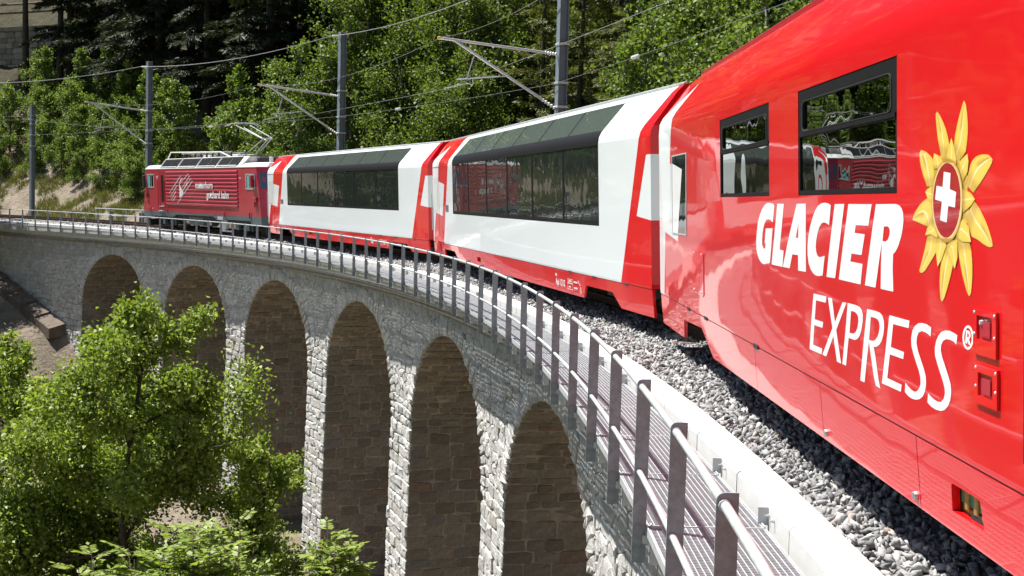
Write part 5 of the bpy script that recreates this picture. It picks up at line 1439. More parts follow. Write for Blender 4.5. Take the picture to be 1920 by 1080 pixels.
# ------------------------------------------------------------------ overhead line
MASTS = [(20.45, 3.0, 8.35, 'nearest grey steel catenary mast, cut by the top edge of the picture'),
         (40.35, 3.0, 8.33, 'grey steel catenary mast rising behind the second white carriage'),
         (60.9, 3.0, 8.55, 'grey steel catenary mast rising just behind the locomotive nose'),
         (73.75, 3.0, 6.72, 'shorter pale steel mast standing alone on the far left bank')]
def radial(s): return Vector((math.cos(s / R), math.sin(s / R), 0))
for i, (s, off, zt, lab) in enumerate(MASTS):
    base = P(s, off, -.3)
    root = empty('catenary_mast', base, (0, 0, s / R + math.pi / 2))
    tag(root, lab, 'mast', 'catenary masts along the outer side of the track')
    b_ = MB(); w, h = (.13, .13) if i < 3 else (.12, .12)          # H section: flanges across the track
    for y in (-h, h - .018): b_.box(-w, w, y, y + .018, 0, zt + .3)
    b_.box(-.008, .008, -h + .018, h - .018, 0, zt + .3); b_.build('column', MAT['mast'], root)
    b_ = MB(); b_.bbox(-.25, .25, -.25, .25, -.4, .06, .02); b_.build('base_plate', MAT['concrete'], root)
    b_ = MB(); b_.box(-w - .004, w + .004, -h - .004, h + .004, zt + .3, zt + .32); b_.build('cap', MAT['galv'], root)
    zA = {0: 5.72, 1: 5.78, 2: 5.98}.get(i)
    def ins(p0, p1, parent, nm='insulator', r=.05):
        q = MB(); p0 = Vector(p0); p1 = Vector(p1)
        for k in range(5):
            a0 = p0.lerp(p1, k / 5); a1 = p0.lerp(p1, (k + .9) / 5)
            q.lathe(a0, a1, [(0, r * .45), (.35, r), (.6, r), (1, r * .45)], 8)
        return q.build(nm, MAT['insul'], parent, smooth=True)
    def loc(ds, off_, z): return (ds, off - off_, z + .3)            # local: x along, y inward, z up
    for zz in (4.95, 4.30, 6.0 if i < 3 else 5.6):
        q = MB(); q.box(-w - .02, w + .02, -h - .02, h + .02, zz + .27, zz + .33); q.build('clamp', MAT['galv'], root)
    if i < 3:
        tip = loc(.35, -.35, zA + .28); wall = loc(0, off - .15, zA)
        arm = MB(); arm.tube([Vector(wall).lerp(Vector(tip), .10), tip], .036, 8); ca = arm.build('cantilever', MAT['galv'], root)
        ins(wall, Vector(wall).lerp(Vector(tip), .11), ca)
        low = loc(0, off - .15, 4.25); top = Vector(wall).lerp(Vector(tip), .88)
        st = MB(); st.tube([Vector(low).lerp(top, .12), top], .038, 8); so = st.build('strut', MAT['galv'], root); ins(low, Vector(low).lerp(top, .14), so)
        a0 = Vector(low).lerp(top, .48); a1 = Vector(loc(.2, .1, 4.92))
        rg = MB(); rg.tube([a0, a1], .022, 6); c0 = a0.lerp(a1, .68)
        rg.tube([Vector(low).lerp(top, .80), a0.lerp(a1, .80)], .016, 5)
        rg.tube([c0, c0 + Vector((0, 0, -.17)), c0 + Vector((.02, .15, -.14)), Vector(loc(.2, -.25, 4.66))], .016, 5)
        rg.build('registration_arm', MAT['galv'], root)
        q = MB(); q.lathe(Vector(tip), Vector(tip) + Vector((0, .06, 0)), [(0, .045), (1, .04)], 8); q.build('end_cap', MAT['yellow'], ca)
        ins(loc(0, off - .14, 8.08 + .1 * i), loc(0, off - .45, 8.06 + .1 * i), root)
def sag(pts, sg, n=14):
    out = []
    for (a, b_) in zip(pts[:-1], pts[1:]):
        for k in range(n):
            t = k / n
            s = a[0] + (b_[0] - a[0]) * t; o_ = a[1] + (b_[1] - a[1]) * t; z = a[2] + (b_[2] - a[2]) * t - sg * 4 * t * (1 - t)
            pa, pb = P(*a), P(*b_); p = pa.lerp(pb, t); p.z -= sg * 4 * t * (1 - t)
            out.append(p)
    out.append(P(*pts[-1])); return out
def wire(nm, pts, sg, r, label, n=14, mat='wire'):
    b_ = MB(); b_.tube(sag(pts, sg, n), r, 5); o = b_.build(nm, MAT[mat], None)
    tag(o, label, 'overhead wire'); return o
wire('feeder_wire', [(0, 2.5, 8.1), (20.45, 2.5, 8.1), (40.35, 2.5, 8.16), (60.9, 2.5, 8.27), (82, 2.5, 8.3), (104, 2.5, 8.5)], .34, .015, 'uppermost pale feeder wire running from mast top to mast top', mat='wire_pale')
mess = [(0, -.2, 6.0), (20.8, -.30, 6.03), (40.7, -.30, 6.08), (61.2, -.30, 6.28), (75, .2, 6.1), (92, 0, 6.1)]
wire('messenger_wire', mess, .45, .0055, 'upper catenary wire hanging between the cantilever arm tips')
cont = [(0, .1, 4.64), (20.6, -.25, 4.64), (40.5, .25, 4.66), (61.0, -.2, 4.70), (75, .1, 4.7), (92, 0, 4.7)]
wire('contact_wire', cont, .02, .0055, 'lowest overhead wire, touched by the pantograph')
lw = [(0, 2.8, 5.15), (20.45, 2.8, 4.92), (40.35, 2.8, 4.95), (60.9, 2.8, 4.98), (73.75, 2.8, 5.85), (95, 3, 6)]
wire('return_wire', lw, .06, .0065, 'thin wire clamped halfway up the masts, carrying white insulators')
for s, zz, lab in ((13.28, 5.05, 'white insulator on the thin wire right of the nearest mast'), (33.0, 4.86, 'white insulator on the thin wire left of the nearest mast'), (52.6, 4.90, 'white insulator on the thin wire above the locomotive')):
    k = [i for i in range(len(lw) - 1) if lw[i][0] <= s <= lw[i + 1][0]][0]
    t = (s - lw[k][0]) / (lw[k + 1][0] - lw[k][0])
    p = P(*lw[k]).lerp(P(*lw[k + 1]), t); p.z -= .06 * 4 * t * (1 - t)
    d = (P(*lw[k + 1]) - P(*lw[k])).normalized()
    b_ = MB()
    for q in range(6): b_.lathe(p + d * (q * .07 - .21), p + d * (q * .07 - .15), [(0, .02), (.4, .05), (.7, .05), (1, .02)], 8)
    o = b_.build('wire_insulator', MAT['insul'], None); tag(o, lab, 'insulator', 'insulators on the thin wire')
dr_pts = []
for (a, b1), (c0, c1) in zip(zip(mess[:-1], mess[1:]), zip(cont[:-1], cont[1:])):
    for t in (.18, .42, .66, .88):
        p = P(*a).lerp(P(*b1), t); p.z -= .45 * 4 * t * (1 - t); q = P(*c0).lerp(P(*c1), t)
        b_ = MB(); b_.tube([p, q], .0035, 4); dr_pts.append(b_)
for b_ in dr_pts[4:16]:
    o = b_.build('dropper_wire', MAT['wire'], None); tag(o, 'thin vertical dropper wire joining the two catenary wires', 'overhead wire', 'dropper wires of the catenary')

# ------------------------------------------------------------------ retaining wall of the upper line and its fence
rt = empty('retaining_wall', P(95, 21, 9))
tag(rt, 'rough stone retaining wall of the upper railway line in the wood, top left', 'wall')
rs = np.random.default_rng(33)
b_ = MB()
zb, zt = 9.0, 14.2
for i in range(14):
    s0 = 84 + i * 1.7; s1 = s0 + 1.7
    b_.add([P(s0, 20.1, zb - 2), P(s1, 20.1, zb - 2), P(s1, 20.1, zt), P(s0, 20.1, zt), P(s0, 24, zt), P(s1, 24, zt)], [(0, 1, 2, 3), (3, 2, 5, 4)])
b_.build('backing', MAT['vmortar'], rt, world=True)
z = zb
while z < zt - .2:
    h = rs.uniform(.34, .52); s = 84.0
    while s < 106:
        w = rs.uniform(.5, 1.1)
        q = np.array([P(s, 20.06, z), P(s, 20.06, min(z + h, zt)), P(s + w, 20.06, min(z + h, zt)), P(s + w, 20.06, z)])
        n_ = inward(s)
        if np.dot(np.cross(q[1] - q[0], q[3] - q[0]), n_) < 0: q = q[::-1]
        v, f = stone_geo(q, n_, rs.uniform(.05, .12), 1.0, rs); c = q.mean(0)
        me = bpy.data.meshes.new('stone'); me.from_pydata([tuple(p) for p in (v - c)], [], f); me.update()
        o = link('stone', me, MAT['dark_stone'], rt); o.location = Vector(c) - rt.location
        s += w
    z += h
for i in range(8):
    arc_block('coping', 84 + i * 2.7, 84 + i * 2.7 + 2.66, [(19.85, zt), (19.85, zt + .3), (21.2, zt + .3), (21.2, zt)], MAT['cornice'], rt)
b_ = MB()
b_.tube([P(84 + i, 20.6, zt + 2.2) for i in range(22)], .10, 6); b_.tube([P(84 + i, 20.6, zt + 1.5) for i in range(22)], .08, 6)
for i in range(8): p = P(84 + i * 3, 20.6, zt + .3); b_.tube([p, p + Vector((0, 0, 2))], .08, 5)
o = b_.build('upper_fence', MAT['rail'], None); tag(o, 'dark rail fence on top of the retaining wall in the wood', 'fence')
# sloping stone coping where the bank meets the viaduct
cs = empty('abutment_steps', P(64, -2.4, -4)); tag(cs, 'row of sloping stone slabs stepping down along the foot of the viaduct at far left', 'steps')
for k in range(6):
    s = 70.5 - k * 1.75; zz = -2.16 - (70.5 - s) * .285
    s1 = s - 1.72; z1 = zz - .49
    b_ = MB(); va = []
    for (s_, z_) in ((s, zz), (s1, z1)):
        for off_, dz in ((-1.9, 0), (-2.75, -.22), (-2.75, -.75), (-1.9, -.6)): va.append(P(s_, off_, z_ + dz + .05 + (.10 if s_ == s1 else 0)))
    b_.add(va, [(0, 1, 2, 3), (7, 6, 5, 4), (0, 4, 5, 1), (1, 5, 6, 2), (2, 6, 7, 3), (3, 7, 4, 0)])
    b_.build('slab', MAT['step_stone'], cs, world=True)

# rocks on the sandy ground
n = 900
s_ = np.concatenate([rr_.uniform(14, 30, n // 3), rr_.uniform(50, 85, n - n // 3)]); o_ = np.concatenate([rr_.uniform(-5, 1.6, n // 3), rr_.uniform(-9, -2.6, (n - n // 3) // 2), rr_.uniform(5.2, 13, n - n // 3 - (n - n // 3) // 2)])
scatter_rocks('loose_rocks', s_, o_, ground_h(s_, o_), .032 * np.exp(rr_.normal(.2, .6, n)), MAT['rock'])

# ------------------------------------------------------------------ plants
def leaves_mesh(name, pos, nrm, size, asp, r, fold=.18):
    """one folded rhombic quad per leaf"""
    n = len(pos)
    u = r.normal(size=(n, 3)); u -= nrm * (u * nrm).sum(1, keepdims=True); u /= np.linalg.norm(u, axis=1, keepdims=True)
    v = np.cross(nrm, u); L = size[:, None]
    a = pos - u * L * .5; b_ = pos + v * L * asp * .5 + nrm * L * fold; c = pos + u * L * .5; d = pos - v * L * asp * .5 + nrm * L * fold
    V = np.stack([a, b_, c, d], 1).reshape(-1, 3)
    return fast_mesh(name, V, np.arange(4 * n).reshape(n, 4))

def unit(v): return v / np.linalg.norm(v, axis=-1, keepdims=True)

def broadleaf(seed, H, rad, z0, n_leaf, leaf, asp, shape='oval', twig_n=None, lean=(0, 0), flat=.5, nl=9, spread=1.0, thick=1.0):
    """trunk mesh + leaf mesh: limbs leave the trunk, branch twice, leaves sit in sprays along the twigs"""
    r = np.random.default_rng(seed)
    tb = MB(); anchors = []
    def env(t):           # crown radius at relative height t of the crown
        if shape == 'oval': return rad * math.sqrt(max(0, 1 - ((t - .42) / .60) ** 2))
        if shape == 'cone': return rad * max(.08, (1 - t) ** .8)
        if shape == 'dome': return rad * math.sqrt(max(0, 1 - (max(t - .15, 0) / .86) ** 2))
        return rad
    tp = []
    for i in range(9):
        t = i / 8; tp.append(Vector((lean[0] * t * t + r.normal(0, .012 * H) * (t > 0), lean[1] * t * t + r.normal(0, .012 * H) * (t > 0), t * H * .95)))
    r0 = H * .017 * thick
    tb.tube(tp, [r0 * (1 - .88 * i / 8) for i in range(9)], 7)
    nlimb = int(H * 2.6) + 8
    for k in range(nlimb):
        t = (k + r.uniform(0, .8)) / nlimb
        z = z0 + (H * .96 - z0) * t
        i = min(int(z / (H * .95) * 8), 7); u = z / (H * .95) * 8 - i
        p = tp[i].lerp(tp[i + 1], min(u, 1))
        az = k * 2.39996 + r.uniform(-.5, .5); el = r.uniform(.2, .75) + .35 * t
        L = max(env(t) * r.uniform(.72, 1.08), .3)
        pts = [p]; d = Vector((math.cos(az) * math.cos(el), math.sin(az) * math.cos(el), math.sin(el)))
        nseg = 5
        for s in range(nseg):
            d = (d + Vector(r.normal(0, .16, 3)) + Vector((0, 0, -.05))).normalized(); pts.append(pts[-1] + d * L / nseg)
        rb = r0 * .42 * (1 - .6 * t)
        tb.tube(pts, [rb * (1 - .85 * j / nseg) for j in range(nseg + 1)], 5)
        nb = max(4, int(L * 3.2))
        for b_ in range(nb):
            tt = r.uniform(.25, 1.0); i2 = min(int(tt * nseg), nseg - 1); q = pts[i2].lerp(pts[i2 + 1], tt * nseg - i2)
            dd = (Vector(r.normal(0, 1, 3)) + d * .9 + Vector((0, 0, .25))).normalized(); l2 = L * r.uniform(.22, .45) * spread
            q1 = q + dd * l2 * .5 + Vector(r.normal(0, .06 * l2, 3)); q2 = q1 + (dd + Vector((0, 0, -.25)) + Vector(r.normal(0, .25, 3))).normalized() * l2 * .55
            tb.tube([q, q1, q2], [rb * .32, rb * .2, rb * .08], 4, cap=False)
            anchors.append((np.array(q), np.array(q1), np.array(q2), l2))
    A = np.array([(a[0], a[1], a[2]) for a in anchors]); Ls = np.array([a[3] for a in anchors])
    w = Ls / Ls.sum(); which = r.choice(len(A), n_leaf, p=w)
    t = r.uniform(.15, 1.08, n_leaf)[:, None]
    p = np.where(t < .5, A[which, 0] * (1 - 2 * t) + A[which, 1] * 2 * t, A[which, 1] * (2 - 2 * t) + A[which, 2] * (2 * t - 1))
    p = p + r.normal(0, 1, (n_leaf, 3)) * (Ls[which, None] * .17 + leaf * .5)
    nr = unit(r.normal(0, 1, (n_leaf, 3)) + np.array([0, 0, flat]))
    lm = leaves_mesh('crown', p, nr, leaf * r.uniform(.65, 1.25, n_leaf), asp, r)
    return tb.mesh('trunk', True), lm

def conifer(seed, H, rad, z0, n_need, size, droop=.35, levels=None, sparse=0.0, asp=.32):
    r = np.random.default_rng(seed)
    tb = MB(); tb.tube([(r.normal(0, .03), r.normal(0, .03), H * i / 6) for i in range(7)], [H * .0125 * (1 - .92 * i / 6) for i in range(7)], 7)
    pos = []; nrm = []; dr = []
    levels = levels or int((H - z0) / .55)
    segs = []
    for k in range(levels):
        t = (k + r.uniform(0, .6)) / levels; z = z0 + (H - z0) * t
        Lm = rad * (1 - t) ** .85 + .15
        for j in range(r.integers(4, 7)):
            if r.uniform() < sparse: continue
            az = r.uniform(0, 2 * math.pi); L = Lm * r.uniform(.65, 1.1)
            d = np.array((math.cos(az), math.sin(az), r.uniform(-.1, .25)))
            pts = [np.array((0, 0, z))]
            for q in range(5):
                d = d + np.array((0, 0, -droop * .22)) + r.normal(0, .05, 3); d /= np.linalg.norm(d); pts.append(pts[-1] + d * L / 5)
            tb.tube(pts, [.035 * (1 - t) + .012, .03 * (1 - t) + .008, .02, .012, .008, .004], 4, cap=False)
            segs.append((pts, L))
    wt = np.array([s[1] ** 1.5 for s in segs]); wt /= wt.sum()
    which = r.choice(len(segs), n_need, p=wt)
    PT = np.array([s[0] for s in segs]); LL = np.array([s[1] for s in segs])
    t = r.uniform(.12, 1, n_need) ** .8 * 4.999; i = t.astype(int); u = (t - i)[:, None]
    p = PT[which, i] * (1 - u) + PT[which, i + 1] * u
    dirn = unit(PT[which, 5] - PT[which, 0])
    side = np.cross(dirn, [0, 0, 1]); side = unit(side + 1e-6)
    wdt = LL[which] * .30 * (1 - (t / 5) * .75)
    sgn = r.uniform(-1, 1, n_need)
    p = p + side * (sgn * wdt)[:, None] + np.array([0, 0, 1]) * (r.normal(0, .05, n_need) - np.abs(sgn) * wdt * .25)[:, None]
    # sprays: long quads pointing outward and drooping
    ax = unit(dirn + side * sgn[:, None] * 1.1 + r.normal(0, .35, (n_need, 3)) + np.array([0, 0, -.35]))
    nr = unit(np.cross(ax, r.normal(0, .5, (n_need, 3)) + side)); nr = np.where(nr[:, 2:3] < 0, -nr, nr)
    v = np.cross(nr, ax); L = (size * r.uniform(.6, 1.3, n_need))[:, None]
    a = p; b_ = p + ax * L * .5 + v * L * asp * .5; c = p + ax * L; d = p + ax * L * .5 - v * L * asp * .5
    V = np.stack([a, b_, c, d], 1).reshape(-1, 3)
    return tb.mesh('trunk', True), fast_mesh('crown', V, np.arange(4 * n_need).reshape(n_need, 4))

def plant(name, protos_, s, off, label, cat, leafm, barkm, scale=1.0, rot=None, group=None, dz=-.15, sz=None, base=None):
    z = (gz(s, off) if base is None else base) + dz
    root = empty(name, P(s, off, z), (0, 0, random.uniform(0, 6.28) if rot is None else rot))
    root.scale = (scale, scale, scale * (sz or 1))
    tag(root, label, cat, group)
    for me, nm, mt in ((protos_[0], 'trunk', barkm), (protos_[1], 'crown', leafm)):
        o = bpy.data.objects.new(nm, me); COL.objects.link(o); o.parent = root
        if not me.materials: me.materials.append(mt)
        elif me.materials[0] != mt:
            o.material_slots[0].link = 'OBJECT'; o.material_slots[0].material = mt
    return root

# --- the big birch-like tree in front of the viaduct, and the bright shrub at its foot
def fg_tree():
    r = np.random.default_rng(77)
    base = Vector((92.25, 5.6, -11.2))
    tr, cr = broadleaf(101, 11.2, 2.95, 2.4, 190000, .078, .72, 'dome', lean=(.35, -.2), flat=.45, spread=1.0, thick=.7)
    root = empty('birch_tree', base); tag(root, 'large leafy green tree in front of the viaduct arches at lower left', 'tree')
    for me, nm, mt in ((tr, 'trunk', MAT['twig']), (cr, 'crown', MAT['leaf_birch'])):
        me.materials.append(mt); o = bpy.data.objects.new(nm, me); COL.objects.link(o); o.parent = root
    tr, cr = broadleaf(102, 10.9, 2.45, 2.4, 95000, .075, .72, 'dome', lean=(-.3, .1), flat=.45, thick=.7)
    root = empty('birch_tree', Vector((90.6, 6.6, -11.6))); tag(root, 'leafy green tree at the left edge, merging with the large tree', 'tree')
    for me, nm, mt in ((tr, 'trunk', MAT['twig']), (cr, 'crown', MAT['leaf_birch'])):
        me.materials.append(mt); o = bpy.data.objects.new(nm, me); COL.objects.link(o); o.parent = root
    tr, cr = broadleaf(103, 8.9, 1.75, 1.5, 46000, .075, .72, 'oval', lean=(.6, -.1), flat=.45, thick=.7)
    root = empty('birch_tree', Vector((93.95, 6.2, -11.3))); tag(root, 'slender leafy tree reaching right in front of the pier beside the large tree', 'tree')
    for me, nm, mt in ((tr, 'trunk', MAT['twig']), (cr, 'crown', MAT['leaf_birch'])):
        me.materials.append(mt); o = bpy.data.objects.new(nm, me); COL.objects.link(o); o.parent = root
fg_tree()
tr, cr = broadleaf(104, 7.6, 1.5, 1.2, 36000, .078, .72, 'dome', flat=.45, thick=.7)
root = empty('birch_tree', Vector((93.0, 3.6, -11.2))); tag(root, 'low leafy green tree just behind the bright feathery shrubs at the bottom', 'tree')
for me, nm, mt in ((tr, 'trunk', MAT['twig']), (cr, 'crown', MAT['leaf_birch'])):
    me.materials.append(mt); o = bpy.data.objects.new(nm, me); COL.objects.link(o); o.parent = root
def rowan(base, H, nst, label, seed, spread):
    r = np.random.default_rng(seed)
    tb = MB(); pos = []; nr = []; ax = []; sz = []
    for k in range(nst):
        az = r.uniform(0, 6.28); tip = np.array((math.cos(az) * r.uniform(.1, 1) * spread, math.sin(az) * r.uniform(.1, 1) * spread, H * r.uniform(.80, 1.0)))
        p0 = np.array((math.cos(az) * .1, math.sin(az) * .1, 0)); mid = tip * np.array((.55, .55, .6)) + r.normal(0, .08, 3)
        tb.tube([p0, mid, tip], [.03, .014, .004], 5)
        for q in range(13):                          # compound leaves
            t = r.uniform(.55, 1.0); c = (mid * (1 - t) + tip * t) if True else tip
            a = r.uniform(0, 6.28); rd = np.array((math.cos(a), math.sin(a), r.uniform(-.1, .55))); rd /= np.linalg.norm(rd)
            L = r.uniform(.22, .36); sd = np.cross(rd, (0, 0, 1)); sd /= np.linalg.norm(sd); up = np.cross(sd, rd)
            tb.tube([c, c + rd * L * .6 + up * .02, c + rd * L - up * .03], [.006, .004, .002], 3, cap=False)
            for w in range(6):
                for sg in (-1, 1):
                    u = .25 + .75 * w / 6; pp = c + rd * L * u
                    ax.append(rd * .55 + sd * sg * .85 - up * .12 + r.normal(0, .08, 3)); pos.append(pp); nr.append(up + r.normal(0, .25, 3)); sz.append(L * .40 * r.uniform(.8, 1.15))
            ax.append(rd); pos.append(c + rd * L); nr.append(up); sz.append(L * .34)
    pos = np.array(pos); ax = unit(np.array(ax)); nr = unit(np.array(nr)); L = np.array(sz)[:, None]; v = unit(np.cross(nr, ax)); n = len(pos)
    V = np.stack([pos, pos + ax * L * .5 + v * L * .24, pos + ax * L, pos + ax * L * .5 - v * L * .24], 1).reshape(-1, 3)
    root = empty('rowan_shrub', base); tag(root, label, 'shrub')
    link('stems', tb.mesh('stems', True), MAT['twig'], root); link('foliage', fast_mesh('foliage', V, np.arange(4 * n).reshape(n, 4)), MAT['leaf_rowan'], root)
rowan(Vector((94.0, .2, -9.5)), 7.15, 60, 'bright yellow-green shrub with feathery leaves at the bottom edge below the large tree', 4, .95)
rowan(Vector((95.65, .9, -9.5)), 6.95, 16, 'small bright green shrub with feathery leaves left of the middle pier foot', 5, .32)
rowan(Vector((93.0, -.1, -9.5)), 6.85, 30, 'bright green feathery shrub at the bottom left below the large tree', 6, .6)

# --- prototypes for the wood
SPR = [conifer(200 + i, 24, 3.4, 3.0, 30000, .36, .45, asp=.2) for i in range(3)]
PIN = [conifer(220 + i, 22, 3.0, 9.0, 18000, .32, .15, sparse=.25, asp=.22) for i in range(2)]
LAR = [conifer(240 + i, 20, 2.8, 2.0, 24000, .24, .25, asp=.24) for i in range(2)]
ASH = [broadleaf(260 + i, 15, 2.9, 2.0, 20000, .17, .7, 'oval', flat=.6) for i in range(3)]
BSH = [broadleaf(280 + i, 4.0, 1.5, .2, 5200, .13, .7, 'dome', flat=.6) for i in range(3)]
SAP = [broadleaf(290 + i, 6.0, 1.1, .8, 5200, .15, .75, 'oval', flat=.7) for i in range(2)]
def tree(kind, s, off, label, group=None, scale=1.0, sz=1.0):
    pr, nm, cat, lm, bm_ = {'spruce': (SPR, 'spruce_tree', 'conifer', 'needle_dark', 'bark'), 'pine': (PIN, 'pine_tree', 'conifer', 'needle_pine', 'bark'),
                      'larch': (LAR, 'larch_tree', 'conifer', 'needle_larch', 'bark'), 'ash': (ASH, 'ash_tree', 'tree', 'leaf_ash', 'bark_pale'),
                      'dark': (ASH, 'broadleaf_tree', 'tree', 'leaf_dark', 'bark'), 'bush': (BSH, 'bush', 'bush', 'leaf_bush', 'twig'), 'sap': (SAP, 'sapling', 'sapling', 'leaf_ash', 'twig')}[kind]
    i = random.randrange(len(pr))
    return plant(nm, pr[i], s, off, label, cat, MAT[lm], MAT[bm_], scale * random.uniform(.94, 1.06), None, group, -.2, sz)


G_SPR = 'spruces in the dark wood behind the train'; L_SPR = 'tall dark spruce standing in the dense wood above the locomotive'
for s, o in ((88.6, 17.2), (83.7, 15.9), (79, 13.6), (75.4, 13.1), (76.4, 16.5), (70.4, 12.8), (72.6, 16.4), (67.7, 14.7), (64, 12.5), (62.5, 16), (80.5, 19), (68, 19), (86, 24.5), (92, 25), (73, 22), (59, 19.5), (64, 23)):
    tree('spruce', s, o, L_SPR, G_SPR, random.uniform(.85, 1.1))
tree('pine', 93.0, 17.4, 'tall pine with a bare dark trunk in front of the retaining wall, leftmost', 'pines by the retaining wall')
tree('pine', 88.9, 16.6, 'bare-trunked tall pine before the right part of the retaining wall', 'pines by the retaining wall')
tree('pine', 97.5, 18.2, 'tall pine at the upper left corner beside the retaining wall', 'pines by the retaining wall')
tree('ash', 54.6, 8.2, 'bright green broadleaf tree behind the rear end of the locomotive', None, .98)
tree('ash', 53.4, 10.2, 'bright green broadleaf tree half hidden behind the mast over the second carriage', None, 1.0)
G_DK = 'shady broadleaf trees behind the white carriages'; L_DK = 'shady green broadleaf tree in the wood above the white carriages'
for s, o, c in ((55, 12.6, 1.05), (50.2, 10.9, 1), (51, 13.8, 1.1), (47.2, 12.2, 1), (45.1, 13.2, 1.05), (48.5, 17, 1.15), (43, 10.5, .9), (53, 17, 1.2), (40, 16.5, 1.15), (30.5, 13.5, 1.0), (29, 17, 1.2), (33, 20, 1.2), (57.5, 15, 1.1)):
    tree('dark', s, o, L_DK, G_DK, c)
G_LA = 'yellow-green larches behind the nearest mast'; L_LA = 'feathery yellow-green larch in the wood behind the nearest mast'
for s, o, c in ((37, 12.1, .95), (35.2, 13.1, .9), (40.8, 12.8, .95), (44.4, 15.4, 1), (33.0, 11.6, .85), (38.4, 15, 1.05)):
    tree('larch', s, o, L_LA, G_LA, c)
for s, o in ((37.3, 18), (33.7, 16), (31.5, 15.2), (42, 19), (46, 21)):
    tree('spruce', s, o, 'dark spruce standing high in the wood above the nearest white carriage', 'spruces in the wood above the white carriages', 1.0)
tree('ash', 26.4, 11.0, 'sunlit green broadleaf tree above the roof of the red carriage', None, .98)
tree('ash', 22.2, 10.3, 'sunlit green broadleaf tree above the red carriage, nearest the right', None, .92)
tree('ash', 28.6, 9.8, 'sunlit green broadleaf tree above the joint of the white and red carriages', None, .86)
# trees on the inner slope, left of the picture: their shade falls on the wall and the earth slope
tree('dark', 71.3, -4.4, 'broadleaf tree on the inner slope close to the far abutment', 'trees on the inner slope', .9)
tree('dark', 67.0, -7.2, 'broadleaf tree on the inner slope below the far abutment', 'trees on the inner slope', .85)
for s, o, c in ((60, -22, 1.0), (68, -26, 1.1), (77, -22, 1.0), (84, -28, 1.1), (92, -22, 1.0), (50, -30, 1.1), (40, -34, 1.1), (100, -32, 1.1), (72, -36, 1.2), (58, -40, 1.2), (86, -40, 1.2), (30, -40, 1.1)):  # out of view, added for the carriage windows to reflect
    tree('dark', s, o, 'unseen broadleaf tree in the valley on the inner side of the curve', 'unseen trees in the valley', c)
# far rows that close the wood
rf = random.Random(3)
for k in range(46):
    s = 22 + k * 2.25; o = rf.uniform(25, 46)
    tree(rf.choice(['spruce', 'spruce', 'dark', 'spruce']), s, o, 'tree of the dense dark wood high on the hillside', 'trees high on the hillside', rf.uniform(.9, 1.2))
